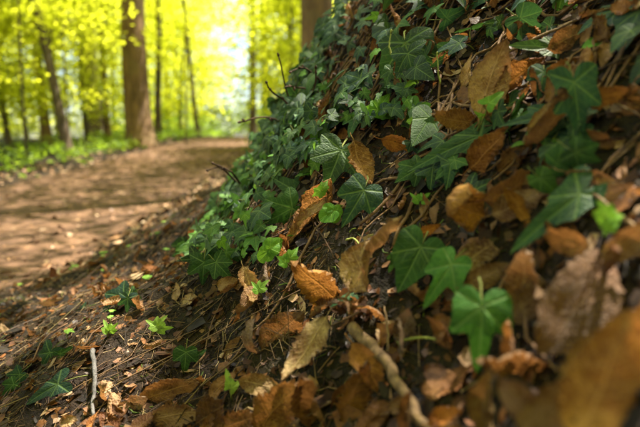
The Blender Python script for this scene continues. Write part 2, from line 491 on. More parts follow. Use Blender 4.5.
# ------------------------------------------------------------------ leaf shapes
def dead_mesh(seed, curl=1.2, bend=.6, twist=.3, wave=.035, width=.56, crumple=.08, tear=0.0, nu=20, nv=10):
    """leaf of length 1: serrated oval, waved between its side veins, curled across (curl) and along (bend), with a stalk"""
    g = np.random.default_rng(seed)
    t = np.linspace(0, 1, nu + 1); s = np.linspace(-1, 1, nv + 1)
    hw = width / 2 * np.power(np.sin(np.pi * np.power(t, .82)), .75) * (1 - .25 * t)
    hw[0] = .012; hw[-1] = .006
    T, Sg = np.meshgrid(t, s, indexing='ij')
    HW = hw[:, None] * (1 + .06 * np.sin(T * 11 * 2 * np.pi + g.random()) * np.abs(Sg) ** 4)
    if tear > 0:
        side = g.choice([-1, 1])
        bite = 1 - tear * np.exp(-((T - g.uniform(.3, .7)) / .13) ** 2) * (Sg * side > 0)
        HW = HW * bite
    X = Sg * HW; Y = T.copy()
    Zl = wave * np.sin((T - .2 * np.abs(Sg)) * 11 * 2 * np.pi) * np.abs(Sg) ** 1.3 * .5
    ox, oy = g.uniform(0, 50, 2)
    Zl += crumple * (vnoise(X * 5 + ox, Y * 4 + oy, 3) + .5 * vnoise(X * 11 + ox, Y * 9 + oy, 4))
    Zl += crumple * 1.6 * np.abs(Sg) ** 2 * vnoise(Y * 6 + ox, Sg * .7 + oy, 6)
    # curl across: roll around the long axis, stronger towards one end
    cr = curl * (1 + .5 * (g.random() - .5) + .5 * (T - .5) * g.uniform(-1, 1)) / (width / 2)
    asym = 1 + .5 * g.uniform(-1, 1) * np.sign(Sg)
    an = X * cr * asym
    rr = 1 / np.maximum(np.abs(cr * asym), 1e-3)
    X2 = np.sin(an) * rr - np.sin(an) * Zl
    Z2 = (1 - np.cos(an)) * rr + np.cos(an) * Zl
    # bend along
    k = bend * (1 + .6 * g.uniform(-1, 1) * (T - .5)); k = np.where(np.abs(k) < 1e-3, 1e-3, k)
    Y3 = np.sin(k * Y) / k - np.sin(k * Y) * Z2
    Z3 = (1 - np.cos(k * Y)) / k + np.cos(k * Y) * Z2
    tw = twist * T
    X4 = X2 * np.cos(tw) - (Z3 - (1 - np.cos(k * Y)) / k) * np.sin(tw)
    Z4 = X2 * np.sin(tw) + Z3
    V = np.stack([X4, Y3, Z4], -1).reshape(-1, 3)
    UVs = np.stack([Sg * .5 + .5, T], -1).reshape(-1, 2)
    w = nv + 1
    F = [(i * w + j, i * w + j + 1, (i + 1) * w + j + 1, (i + 1) * w + j) for i in range(nu) for j in range(nv)]
    mb = MB(); mb.add(V, F, UVs)
    st = [np.array((0, 0, 0)) + V[nv // 2] * .0 + np.array((0.01 * i * g.uniform(-1, 1), -.06 * i, -.012 * i * i)) for i in range(4)]
    tube(mb, st, [.012, .010, .010, .013], 5, 0)
    return mb.mesh('dead_leaf', M['dead'])

def spline(xs, ys, q):
    """Catmull-Rom through (xs, ys)"""
    k = np.clip(np.searchsorted(xs, q) - 1, 0, len(xs) - 2)
    t = (q - xs[k]) / (xs[k + 1] - xs[k])
    p0 = ys[np.maximum(k - 1, 0)]; p1 = ys[k]; p2 = ys[k + 1]; p3 = ys[np.minimum(k + 2, len(ys) - 1)]
    return .5 * (2 * p1 + (p2 - p0) * t + (2 * p0 - 5 * p1 + 4 * p2 - p3) * t ** 2 + (3 * p1 - p0 - 3 * p2 + p3) * t ** 3)

IVY_FORMS = {   # angle from the stalk, radius (right half; mirrored)
    'five': [(-90, .06), (-72, .20), (-48, .40), (-22, .55), (0, .50), (16, .53), (40, .72), (58, .57), (70, .60), (82, .78), (90, 1.0)],
    'three': [(-90, .05), (-70, .22), (-45, .40), (-20, .47), (5, .52), (25, .60), (38, .68), (56, .48), (70, .52), (82, .80), (90, 1.0)],
    'arrow': [(-90, .04), (-70, .22), (-48, .44), (-30, .52), (-5, .38), (20, .36), (40, .40), (58, .42), (70, .54), (82, .80), (90, 1.0)],
    'lobed': [(-90, .06), (-75, .22), (-50, .46), (-25, .66), (2, .46), (18, .48), (40, .80), (60, .50), (70, .53), (82, .76), (90, 1.0)],
    'round': [(-90, .04), (-70, .28), (-40, .50), (-10, .58), (20, .62), (45, .68), (70, .84), (82, .93), (90, .95)],
    'heart': [(-90, .03), (-75, .25), (-50, .44), (-20, .50), (10, .50), (35, .52), (55, .58), (70, .68), (82, .86), (90, 1.0)],
}
def ivy_mesh(form, seed, droop=.25, fold=.20, mat=None, stalk=.55, na=52):
    g = np.random.default_rng(seed)
    arr = np.array(IVY_FORMS[form], float)
    th = np.linspace(-90, 270, na, endpoint=False)
    fold_th = np.where(th > 90, 180 - th, th)
    wob = 1 + .05 * np.sin(np.radians(th) * 3 + g.uniform(0, 6)) + .03 * np.sin(np.radians(th) * 7 + g.uniform(0, 6))
    rmax = np.maximum(spline(arr[:, 0], arr[:, 1], np.clip(fold_th, -90, 89.99)), .03) * wob
    rings = np.array((.0, .22, .45, .66, .84, 1.0))
    V = [(0, 0, 0)]; Uv = [(.5, .5)]
    dr = droop * g.uniform(.6, 1.4); fo = fold * g.uniform(.5, 1.4); sd = g.uniform(-.18, .18); ph = g.uniform(0, 6); ox = g.uniform(0, 40)
    for r in rings[1:]:
        x = r * rmax * np.cos(np.radians(th)); y = r * rmax * np.sin(np.radians(th))
        rho = np.hypot(x, y)
        dv = np.min([np.abs((th - a + 180) % 360 - 180) for a in (90, 40, 140, -22, 202)], 0)   # angle to the nearest vein
        z = fo * np.abs(x) * .55 - dr * rho ** 2 + sd * x * y * 1.4 + .035 * np.sin(np.radians(th) * 4 + ph) * rho
        z += .045 * rho * np.minimum(dv, 25) / 25 + .05 * vnoise(x * 4 + ox, y * 4 + ox, 9) * rho
        V += list(zip(x, y, z)); Uv += list(zip(x * .5 + .5, y * .5 + .5))
    F = [(0, 1 + k, 1 + (k + 1) % na) for k in range(na)]
    for i in range(len(rings) - 2):
        o = 1 + i * na
        F += [(o + k, o + na + k, o + na + (k + 1) % na, o + (k + 1) % na) for k in range(na)]
    mb = MB(); mb.add(V, F, Uv, 0)
    if stalk > 0:
        tube(mb, [(0, .02, -.01), (.01 + .05 * sd, -.16, -.07), (.1 * sd, -.34 * stalk / .55, -.22), (.25 * sd, -.45 * stalk / .55, -.45)], [.020, .018, .018, .022], 5, 1)
    return mb.mesh('ivy_leaf', [mat or M['ivy'], M['greenstem']])

DEAD = {
    'flat': [dead_mesh(100 + i, curl=.45, bend=.5, twist=.3, tear=.5 * (i % 2), crumple=.09) for i in range(5)],
    'cup': [dead_mesh(120 + i, curl=1.1, bend=.8, twist=.4, wave=.08) for i in range(5)],
    'roll': [dead_mesh(140 + i, curl=2.1, bend=.7, twist=.7, wave=.04) for i in range(4)],
    'arch': [dead_mesh(160 + i, curl=-.7, bend=-1.3, twist=.35) for i in range(4)],
    'twist': [dead_mesh(210 + i, curl=1.5, bend=.7, twist=2.6, width=.48, wave=.05) for i in range(2)],
    'shell': [dead_mesh(220 + i, curl=1.5, bend=2.3, twist=.3, width=.95, wave=.07) for i in range(2)],
    'hook': [dead_mesh(180 + i, curl=.8, bend=1.9, twist=.8, width=.62) for i in range(4)],
}
IVY = {f: [ivy_mesh(f, 300 + 7 * i + 31 * k, droop=.15 + .10 * i) for i in range(3)] for k, f in enumerate(IVY_FORMS)}
YOUNG = {f: [ivy_mesh(f, 500 + 7 * i + 31 * k, droop=.15 + .15 * i, mat=M['young']) for i in range(2)] for k, f in enumerate(('three', 'five', 'arrow', 'heart', 'round'))}

PAL = {'tan': (.40, .225, .10), 'orange-brown': (.31, .125, .03), 'pale': (.48, .31, .15), 'dark brown': (.075, .034, .014), 'grey': (.17, .125, .105), 'golden': (.44, .21, .035), 'red-brown': (.19, .05, .016), 'brown': (.22, .115, .052), 'orange': (.50, .19, .03)}
def jit(c, a=.18, g=None):
    g = g or rng
    k = 1 + a * (g.random() - .5) * 2
    return (c[0] * k * (1 + .12 * (g.random() - .5)), c[1] * k * (1 + .12 * (g.random() - .5)), c[2] * k * (1 + .2 * (g.random() - .5)), 1)

# ------------------------------------------------------------------ trees and undergrowth behind
def foliage(centres, radii, n_leaf, size, mat, name, flat=.35, seed=1):
    """sprays of pointed leaves: each centre gets n_leaf leaves in a flattened disc"""
    g = np.random.default_rng(seed)
    C = np.repeat(np.asarray(centres), n_leaf, 0); Rr = np.repeat(np.asarray(radii), n_leaf)
    n = len(C)
    a = g.uniform(0, 2 * np.pi, n); r = np.sqrt(g.random(n)) * Rr
    tilt = np.repeat(g.normal(0, .25, (len(centres), 2)), n_leaf, 0)
    P = C + np.stack([r * np.cos(a), r * np.sin(a), r * (tilt[:, 0] * np.cos(a) + tilt[:, 1] * np.sin(a)) + g.normal(0, flat * .25, n) * Rr - .25 * r * r / np.maximum(Rr, .01)], 1)
    L = size * g.uniform(.65, 1.35, n)
    th = a + g.normal(0, .8, n)
    d = np.stack([np.cos(th), np.sin(th), g.normal(-.15, .35, n)], 1); d /= np.linalg.norm(d, axis=1)[:, None]
    nn = np.stack([g.normal(0, .55, n), g.normal(0, .55, n), np.ones(n)], 1)
    sdir = np.cross(d, nn); sdir /= np.linalg.norm(sdir, axis=1)[:, None]; up = np.cross(sdir, d)
    w = L * .32
    v0 = P - d * (L * .5)[:, None]; v3 = P + d * (L * .5)[:, None]
    v1 = P + sdir * w[:, None] + up * (w * .25)[:, None]; v2 = P - sdir * w[:, None] + up * (w * .25)[:, None]
    V = np.stack([v0, v1, v3, v2], 1).reshape(-1, 3)
    i = np.arange(n) * 4
    return bulk_mesh(name, V, np.stack([i, i + 1, i + 2, i + 3], 1), mat)

def tree(name, label, x, y, rad, height, lean=(0, 0), crown=None, mat='bark', leaf='leafA', n=260, nl=16, size=.10, seed=1, cat='tree', group='trees behind the path', sway=.03, spray=.55, flare=1.5, limbs=7):
    """trunk with root flare, limbs that reach into the crown, crown = [(cx, cy, cz, rx, ry, rz), ...] relative to the foot"""
    g = np.random.default_rng(seed)
    z0 = zf(x, y)
    root = empty(name, (x, y, z0))
    tag(root, label, cat, group)
    H = np.concatenate([[-.25, .0, .12, .3, .6], np.linspace(1.0, height, 9)])
    px = lean[0] * H + sway * rad * 10 * np.sin(H * .9 + seed); py = lean[1] * H + sway * rad * 10 * np.sin(H * .7 + seed * 2)
    fl = np.where(H < 1, 1 + (flare - 1) * np.exp(-np.maximum(H, 0) * 5), 1) * (1 - .55 * np.maximum(H, 0) / height)
    mb = MB(); pts = np.stack([px, py, H], 1); tube(mb, pts, rad * fl, 14, 0, True, .10)
    link('trunk', mb.mesh('trunk', M[mat]), root)
    if crown:
        cs = []; wts = np.array([c[3] * c[4] * c[5] for c in crown]); wts /= wts.sum()
        for c, w in zip(crown, wts):
            k = int(n * w)
            q = g.normal(0, 1, (k, 3)); q /= np.linalg.norm(q, axis=1)[:, None]
            q *= (g.random(k) ** .45)[:, None]
            cs.append(np.array(c[:3]) + q * np.array(c[3:]))
        C = np.concatenate(cs)
        tag(link('crown', foliage(C, g.uniform(.6, 1.3, len(C)) * spray, nl, size, M[leaf], 'crown', seed=seed), root), kind='stuff')
        for k in range(limbs):
            mb = MB()
            c = C[g.integers(len(C))]
            h = np.clip(c[2] - g.uniform(.3, 1.4), .25 * height, height * .97)
            p0 = np.array([np.interp(h, H, px), np.interp(h, H, py), h])
            m1 = p0 * .55 + c * .45 + np.array((0, 0, .25)); m2 = p0 * .2 + c * .8 + np.array((0, 0, .12))
            r0 = rad * .28
            tube(mb, [p0, m1, m2, c], [r0, r0 * .6, r0 * .35, r0 * .12], 5)
            link('limb', mb.mesh('limb', M[mat]), root)
    return root

def gpos(px, y):
    """ground position at pixel column px and distance y"""
    return (px - CX) / FPX * y * 1.0

T0 = 9.6
tree('beech_tree', 'big straight brown beech trunk standing left of the path', gpos(143, 10.6), 10.6, .27, 11, (-.004, 0), [(0, 0, 7.5, 4.2, 3.5, 2.6), (-1.5, 1.5, 4.5, 2.2, 1.8, .9), (1.9, 1.6, 4.6, 1.8, 2.0, .8)], n=420, seed=3, limbs=10, flare=1.35)
tree('slender_tree', 'slender dark wavy trunk just right of the big beech trunk', gpos(165, 13), 13, .085, 8, (-.02, 0), [(0, .4, 5.8, 2.2, 2.2, 1.8), (-.3, .8, 3.2, 1.5, 1.5, .6)], mat='barkdark', n=200, seed=5, sway=.12)
tree('leaning_tree', 'thin dark tree leaning left over the green verge', gpos(68, 8.6), 8.6, .085, 6.5, (-.14, .02), [(-.9, .3, 5.2, 1.8, 1.8, 1.3), (-.6, .6, 2.4, 1.2, 1.2, .5)], mat='barkdark', n=170, seed=7)
tree('beech_tree', 'thick dark trunk half hidden by leaves left of the big beech', gpos(100, 16), 16, .24, 11, (-.012, 0), [(0, 0, 7.2, 3.4, 3.4, 2.6), (-.4, -1.2, 3.3, 2.2, 1.6, .9), (.8, -1.5, 1.9, 1.4, 1.2, .5)], mat='barkdark', n=380, seed=9)
tree('slender_tree', 'straight dark trunk against the pale sky gap over the path', gpos(255, 13.5), 13.5, .10, 10, (0, 0), [(.4, 1.2, 7.6, 2.2, 2.2, 1.6), (.5, .4, 1.3, .9, .9, .8), (.5, .3, 2.3, .5, .5, .5)], mat='barkdark', n=240, seed=11)
tree('bank_tree', 'thick brown trunk rising behind the ivy mound on the bank', gpos(313, 5.2), 5.2, .175, 9, (-.004, 0), [(.2, 1.4, 7.0, 3.6, 3.2, 2.0)], n=420, seed=13)
tree('slender_tree', 'pale grey trunk low in the leaves beside the leaning tree', gpos(50, 11.5), 11.5, .11, 6, (-.02, 0), [(-.2, .3, 4.0, 1.8, 1.8, 1.5)], n=190, seed=15)
tree('stout_tree', 'pale young trunk seen low between the beech and the dark trunk', gpos(110, 13), 13, .09, 6, (.01, 0), [(.1, .6, 4.2, 1.7, 1.7, 1.5)], n=180, seed=16)
tree('slender_tree', 'thin dark stem leaning in the leaves right of the beech', gpos(200, 16), 16, .07, 7, (-.08, 0), [(-.3, .3, 4.6, 2.0, 2.0, 1.6), (.2, .2, 2.2, 1.6, 1.4, .8)], mat='barkdark', n=260, seed=17)
# leafy understorey and farther trees, each with its stem
SAP = [(12, 9.5, 4.2, 'bright leafy sapling beside the leaning tree'), (90, 12.0, 4.6, 'bright sapling in front of the half hidden dark trunk'), (185, 17.5, 5.2, 'yellow-green sapling left of the far end of the path'),
       (204, 22, 4.2, 'pale sapling behind the far end of the path'), (285, 10.5, 3.8, 'leafy young tree on the bank edge beyond the ivy mound'), (-40, 11, 5.0, 'leafy sapling at the outer left edge of the wood'), (145, 20, 6.0, 'sapling with spreading sprays directly behind the big beech'),
       (30, 15, 6.0, 'broad yellow-green sapling behind the pale grey trunk'), (-90, 8, 4.5, 'leafy sapling on the verge far left of the path'), (300, 16, 6.5, 'tall young tree behind the bank tree')]
for k, (px, y, h, lab) in enumerate(SAP):
    tree('sapling', lab, gpos(px, y), y, .035 + .004 * h, h, (random.uniform(-.04, .04), 0), [(0, 0, h * .68, .34 * h, .34 * h, .34 * h), (.1, -.1, h * .28, .30 * h, .30 * h, .16 * h)], mat='barkdark', n=int(80 * h + 60), nl=16, size=.10, seed=40 + k, group='saplings of the understorey', limbs=9, spray=.45, sway=.2)
for px, y, h, lab, cr in [(30, 7.4, 4.6, 'sapling whose bright sprays hang before the leaning tree', [(.1, 0, 3.2, 1.5, 1.0, 1.0), (.5, .2, 2.2, 1.1, .8, .45), (-.6, 0, 1.5, .8, .7, .35)]), (72, 9.2, 4.8, 'sapling with level sprays between leaning tree and beech', [(0, 0, 3.4, 1.3, 1.0, 1.0), (-.1, .2, 2.1, 1.1, .8, .5), (.2, 0, 1.2, .6, .6, .25)]), (188, 11.5, 5.0, 'sapling with glowing sprays over the far path', [(-.2, 0, 3.6, 1.2, 1.0, 1.0), (-.4, .2, 2.3, .8, .8, .5)]),
                          (290, 8.6, 4.2, 'sapling with bright sprays left of the bank tree', [(-.05, 0, 2.6, .55, .6, 1.0), (0, 0, 1.3, .45, .5, .5)])]:
    tree('sapling', lab, gpos(px, y), y, .018, h, (.02, 0), cr, mat='barkdark', n=150, nl=16, size=.085, seed=int(px), group='saplings of the understorey', limbs=8, spray=.36, sway=.15)
FAR = [(-60, 26), (10, 30), (62, 25), (118, 31), (170, 27), (265, 25), (318, 30), (150, 36), (360, 24), (30, 42), (130, 45), (290, 44), (90, 38), (180, 40)]
for k, (px, y) in enumerate(FAR):
    h = random.uniform(11, 15)
    tree('forest_tree', 'tall tree in the far sunlit wood beyond the path', gpos(px, y), y, random.uniform(.14, .24), h, (random.uniform(-.02, .02), 0), [(0, 0, h * .66, 3.6, 3.0, h * .32), (random.uniform(-1, 1), 0, h * .26, 3.2, 2.4, h * .17), (random.uniform(-1, 1), -1, h * .09, 3.2, 2.2, h * .10), (0, -2, h * .05, 2.6, 1.5, h * .05)], mat='barkdark', n=520, nl=15, size=.20, seed=70 + k, group='trees of the far wood', spray=.9)
# unseen trees up the right bank, crowns placed and thinned to shade it
UPB = [(3.2, 2.7, 5.4), (5.4, 5.2, 8.0), (6.6, 2.0, 8.0), (2.2, 9.5, 8.5), (3.0, -2.0, 5.2), (6.2, -3.4, 8.0)]
for k, (x, y, h) in enumerate(UPB):
    tree('bank_tree', ['unseen leafy tree on the upper bank right above the ivy', 'unseen leafy tree high on the bank beside the bank tree', 'unseen tall tree at the top of the bank', 'unseen tall tree on the bank behind the brown bank trunk', 'unseen leafy tree on the bank behind the photographer', 'unseen tall tree farthest up the bank'][k], x, y, .16, h, (-.03, 0), [((-1.2, -.2, -.2, -.2, -1.4, -.2)[k], 0, h * .60, 2.9, 2.6, h * .26), (-.4 if k != 4 else -1.2, -.3, h * .86, 2.2, 2.2, h * .16)], mat='barkdark', n=[155, 100, 80, 300, 200, 130][k], nl=20, size=.12, seed=100 + k, group='unseen trees up the bank')

# unseen beeches added behind the photographer to cut the sky light
for k, (x, y, h, lab) in enumerate([(-2.2, -6.5, 10, 'unseen tall beech added at the foot of the bank behind the photographer'), (3.4, -6.6, 9, 'unseen tall beech added up the bank behind the photographer'), (-6.5, -6.0, 11, 'unseen beech added across the path far behind the photographer')]):
    tree('beech_tree', lab, x, y, .22, h, (.03 if x < -3 else 0, .02), [(.8 if x < -3 else 0, .5, h * .72, 3.6, 3.6, h * .2), (.4, 0, h * .42, 2.6, 2.6, h * .12)], n=420, nl=18, size=.15, seed=130 + k, group='unseen beeches around the photographer', limbs=9, spray=.65)

def copy_tree(root, x, y, rz, s, label):
    r = root.copy(); COL.objects.link(r); r.location = (x, y, zf(x, y)); r.rotation_euler.z = rz; r.scale = (s, s, s)
    tag(r, label, 'tree', 'unseen trees added around')
    for ch in root.children:
        c = ch.copy(); COL.objects.link(c); c.parent = r
# ring of unseen trees added to block low skylight from behind and the sides
SCREEN_TREE = tree('forest_tree', 'unseen leafy tree added on the left, beyond the verge', -12.5, 1.0, .2, 12, (0, 0), [(0, 0, 8, 3.4, 3.4, 3.6), (0, 0, 3.6, 2.8, 2.8, 1.6), (.3, 0, 1.4, 2.4, 2.4, 1.0)], mat='barkdark', n=420, nl=15, size=.20, seed=160, group='unseen trees added around', spray=.9)
for k, (x, y) in enumerate([(-14, -4), (-13, 6.5), (-9, -9), (-3.5, -11), (1.5, -12), (6.5, -10), (-17, -1), (-14.5, -9), (-6, -14), (10, -6), (-14, 9), (11, 1)]):
    copy_tree(SCREEN_TREE, x, y, k * 1.3, 1 + .12 * math.sin(k * 2.1), 'unseen leafy tree added around the path to block the low sky')

def cover(name, label, cat, pts, r, nl, size, mat, seed, lift=.12):
    C = np.array([(x, y, zf(x, y) + lift * random.uniform(.3, 1.6)) for x, y in pts])
    return tag(link(name, foliage(C, np.full(len(C), r), nl, size, M[mat], name, .9, seed)), label, cat, kind='stuff')

vp = [(XL - .15 - abs(rng.normal(0, 1.6)), rng.uniform(4, 24)) for _ in range(520)]
cover('verge_herbs', 'bright green low herbs along the left verge of the path', 'herbs', vp, .22, 16, .075, 'herb', 200)
vp = [(float(xr(y)) + .25 + abs(rng.normal(0, .35)), y) for y in rng.uniform(9, 20, 120)]
cover('bank_herbs', 'bright green herbs along the bank foot at the far path end', 'herbs', vp, .2, 14, .07, 'herb', 201, .1)
vp = [(rng.uniform(-9, 5), rng.uniform(19, 34)) for _ in range(800)]
cover('undergrowth', 'sunlit green undergrowth closing the far end of the path', 'undergrowth', vp, .6, 18, .14, 'herb', 202, .9)

# ------------------------------------------------------------------ scatter on the bank
def scatter(n, x0, x1, y0, y1, seed, dens=None):
    """points spread evenly over the real surface, thinned by dens(px, py, d, x, y)"""
    g = np.random.default_rng(seed)
    m = max(n * 11, 16000)
    x = g.uniform(x0, x1, m); y = g.uniform(y0, y1, m)
    e = .03
    gxx = (Z(x + e, y, False) - Z(x - e, y, False)) / (2 * e); gyy = (Z(x, y + e, False) - Z(x, y - e, False)) / (2 * e)
    z = Z(x, y)
    N = np.stack([-gxx, -gyy, np.ones_like(x)], 1); area = np.linalg.norm(N, axis=1); N /= area[:, None]
    P = np.stack([x, y, z], 1)
    px, py, d = project(P)
    w = np.minimum(area, 7) / 7
    if dens is not None: w = w * dens(px, py, d, x, y)
    keep = np.flatnonzero(g.random(len(x)) < w * (1 if n > 1000 else np.clip(1.3 * n / max(1, w.sum()), .0, 1) if w.sum() > 1.3 * n else 1))[:n]
    return P[keep], N[keep], px[keep], py[keep], d[keep]

def tangents(N, g):
    a = g.normal(0, 1, N.shape); a -= N * np.sum(a * N, 1)[:, None]
    a /= np.linalg.norm(a, axis=1)[:, None]
    return a

# fine litter: fragments of leaves, three folded faces each
def fragments(name, label, cat, P, N, size, mat, seed, lift=.3):
    g = np.random.default_rng(seed); n = len(P)
    Nn = N + g.normal(0, .38, N.shape); Nn /= np.linalg.norm(Nn, axis=1)[:, None]
    t = tangents(Nn, g); b = np.cross(Nn, t)
    L = size * np.clip(g.lognormal(0, .42, n), .3, 1.5); W = L * g.uniform(.25, .6, n); c = L * g.uniform(-.25, .35, n)
    P = P + N * (L * lift * g.random(n))[:, None]
    k = lambda a, bb, h: P + t * (L * a)[:, None] + b * (W * bb)[:, None] + Nn * (c * h)[:, None]
    j = lambda s: 1 + s * g.uniform(-.7, .5, n)
    V = np.stack([k(-.5 * j(1), -.6 * j(1), .4), k(-.5, .5 * j(1), .5), k(-.05 * j(1), 1.0 * j(1), 0), k(.0, -1.0 * j(1), 0), k(.5 * j(1), .55 * j(1), .6), k(.52, -.45 * j(1), .3)], 1).reshape(-1, 3)
    i = np.arange(n) * 6
    F = np.concatenate([np.stack([i, i + 3, i + 2, i + 1], 1), np.stack([i + 3, i + 5, i + 4, i + 2], 1)])
    return tag(link(name, bulk_mesh(name, V, F, M[mat], True)), label, cat, kind='stuff')

def straws(name, label, cat, P, N, length, rad, mat, seed, flow=None):
    """bent three-sided stalks"""
    g = np.random.default_rng(seed); n = len(P)
    t = tangents(N, g)
    if flow is not None: t = t * .55 + np.asarray(flow)[None]; t -= N * np.sum(t * N, 1)[:, None] * .8; t /= np.linalg.norm(t, axis=1)[:, None]
    t = t + N * g.normal(0.05, .18, n)[:, None]
    b = np.cross(N, t); L = length * g.lognormal(0, .5, n); r = rad * g.uniform(.5, 1.4, n)
    bend = g.normal(0, .22, n) * L; up = g.normal(.06, .08, n) * L
    V = []
    for q, h in ((-.5, -.4), (0, .6), (.5, -.3)):
        c = P + t * (L * q)[:, None] + b * (bend * (0 if q == 0 else 1))[:, None] + N * (up * h + r * 1.5 + .002)[:, None]
        for a in (0, 2.1, 4.2):
            V.append(c + b * (r * math.cos(a))[:, None] + N * (r * math.sin(a))[:, None])
    V = np.stack(V, 1).reshape(-1, 3); i = np.arange(n) * 9; F = []
    for s in (0, 3):
        for a in range(3):
            F.append(np.stack([i + s + a, i + s + (a + 1) % 3, i + s + 3 + (a + 1) % 3, i + s + 3 + a], 1))
    return tag(link(name, bulk_mesh(name, V, np.concatenate(F), M[mat], True)), label, cat, kind='stuff')

def slope_d(px, py, d, x, y):      # bare lower slope: most of the debris
    u = x - xr(y)
    return np.where(u > .0, 1.0, .15) * np.clip(1.35 - .35 * d, .15, 1)

P, N, *_ = scatter(32000, -1.5, .75, .12, 2.8, 21, slope_d)
fragments('leaf_crumbs', 'crumbled brown leaf litter covering the slope and bank', 'leaf litter', P, N, .0105, 'frag', 1)
P, N, *_ = scatter(1700, -1.3, .7, .15, 2.6, 22, slope_d)
fragments('broken_leaves', 'broken pieces of brown leaves strewn over the slope', 'leaf litter', P, N, .023, 'frag', 2, .35)
P, N, *_ = scatter(13000, -1.3, .7, .15, 2.4, 23, lambda px, py, d, x, y: slope_d(px, py, d, x, y) * np.where(x - xr(y) < 1.12, 1, .12) * np.where((px > 285) & (py < 210), .15, 1))
straws('needle_litter', 'thin brown needles and stalks matted over the slope', 'litter', P, N, .030, .00055, 'straw', 3)
P, N, *_ = scatter(520, -1.2, .6, .2, 2.0, 24, lambda px, py, d, x, y: slope_d(px, py, d, x, y) * np.where(x - xr(y) < 1.1, 1, .10) * np.where((px > 285) & (py < 210), .2, 1))
straws('dry_stalks', 'long thin dry stalks lying slantwise on the slope', 'stalks', P, N, .11, .0009, 'straw', 4, (.55, .35, .6))
P, N, *_ = scatter(2600, -1.4, .2, .5, 3.0, 25, lambda px, py, d, x, y: np.clip(vnoise(x * 7, y * 7, 44) * 6 - .4, 0, 1))
straws('moss_tufts', 'small green moss tufts on the lower slope', 'moss', P, N, .014, .0009, 'moss', 5)
P, N, *_ = scatter(17000, -4.2, -.9, 1.6, 14, 26, lambda px, py, d, x, y: np.clip(1.3 - d / 14, .2, 1) * np.where(x - xr(y) > -.5, 1, .45))
fragments('path_litter', 'small brown leaf bits strewn over the dirt path', 'leaf litter', P, N, .034, 'litter', 6, .2)

# ------------------------------------------------------------------ dead leaves one by one
EXCL = []          # round the leaves placed one by one, kept free of the strewn ones
def free(px, py):
    k = np.ones(np.shape(px))
    for x, y, r in EXCL: k = np.where((px - x) ** 2 + (py - y) ** 2 < r * r, 0., k)
    return k

def hero_dead(label, base, tip, kind, col, width=.55, roll=0, lift=.02, dd=0.0, k=0, group='dead leaves on the bank', d=None):
    """base and tip pixels; lift = metres off the ground towards the camera; dd = tip nearer (-) or farther (+) than base"""
    mx, my = (base[0] + tip[0]) / 2, (base[1] + tip[1]) / 2
    d0 = (d or hit(mx, my)) - lift
    a = pix(base[0], base[1], d0 - dd / 2); b = pix(tip[0], tip[1], d0 + dd / 2)
    ax = b - a; L = np.linalg.norm(ax); y = ax / L
    n = norm(CAM - a); n = norm(n - y * (n @ y)); c = np.cross(y, n)
    n = n * math.cos(R(roll)) + c * math.sin(R(roll))
    me = DEAD[kind][k % len(DEAD[kind])]
    o = link('dead_leaf', me); o.color = (*PAL[col], 1) if isinstance(col, str) else (*col, 1)
    V = np.empty(len(me.vertices) * 3); me.vertices.foreach_get('co', V); V = V.reshape(-1, 3)
    ext = V[:231]; top = ext[np.argmax(ext[:, 1])]
    ly = np.ptp(ext[:, 1]); wx = np.ptp(ext[:, 0])
    sx = L * min(width / max(wx, .2), 1.5)
    EXCL.append((mx, my, .48 * math.hypot(base[0] - tip[0], base[1] - tip[1])))
    place(o, a, y, n, sx, L / ly, sx)
    return tag(o, label, 'dead leaf', group)

H = hero_dead
H('large tan dead leaf standing upright on the bank, curled at its top', (479, 118), (498, 46), 'flat', (.52, .33, .185), .50, 14, .06, .01, 2)
H('pale rolled leaf edge standing close behind the large upright leaf', (464, 92), (474, 56), 'roll', (.60, .42, .22), .34, -20, .02, .0, 1)
H('brown curled leaf leaning against the right of the large upright leaf', (492, 100), (526, 60), 'roll', 'orange-brown', .5, 30, .02, .02, 2)
H('ribbed olive-brown leaf lying level below the large upright leaf', (480, 124), (426, 118), 'cup', (.33, .18, .055), .46, 10, .04, 0, 2)
H('wrinkled tan leaf standing among the ivy of the mound', (354, 141), (364, 191), 'cup', (.56, .31, .12), .60, -18, .06, -.01, 3)
H('orange-brown leaf pointing right above the wrinkled tan leaf', (381, 139), (420, 149), 'flat', (.42, .16, .03), .46, 15, .045, 0, 1)
H('torn tan leaf with folded edge half hidden below the ivy', (300, 232), (321, 179), 'flat', (.46, .25, .10), .62, 25, .03, .02, 3)
H('long pale leaf edge folded over under the torn tan leaf', (286, 243), (331, 200), 'roll', 'pale', .28, -25, .03, -.01, 0)
H('spotted orange-brown leaf propped upright at the foot of the ivy', (342, 304), (291, 256), 'cup', (.46, .215, .04), .56, -8, .04, .0, 1)
H('large pale twisted leaf curling upward beside the spotted leaf', (350, 292), (392, 214), 'twist', (.66, .46, .25), .42, 10, .07, .0, 1)
H('golden shell-shaped leaf curled shut in the litter', (484, 216), (438, 204), 'shell', (.60, .29, .055), .95, 15, .05, 0, 0)
H('arched red-brown leaf next to the golden curled leaf', (484, 200), (550, 182), 'arch', 'red-brown', .50, 20, .03, 0, 0)
H('tan leaf tucked under the arched red-brown leaf', (492, 214), (545, 196), 'flat', (.38, .24, .14), .55, -20, .01, 0, 2)
H('yellow-edged curled leaf beside the arched red-brown leaf', (505, 188), (532, 222), 'cup', 'golden', .40, 20, .02, 0, 3)
H('orange leaf below the level olive-brown leaf', (470, 168), (508, 138), 'cup', 'orange-brown', .70, -20, .02, 0, 4)
H('brown leaf half rolled behind the orange leaf on the bank', (498, 172), (524, 146), 'roll', 'brown', .6, 15, .01, 0, 1)
H('ragged pale leaf sloping down towards the thick stick', (327, 316), (291, 386), 'cup', (.58, .42, .22), .42, 28, .04, -.02, 0)
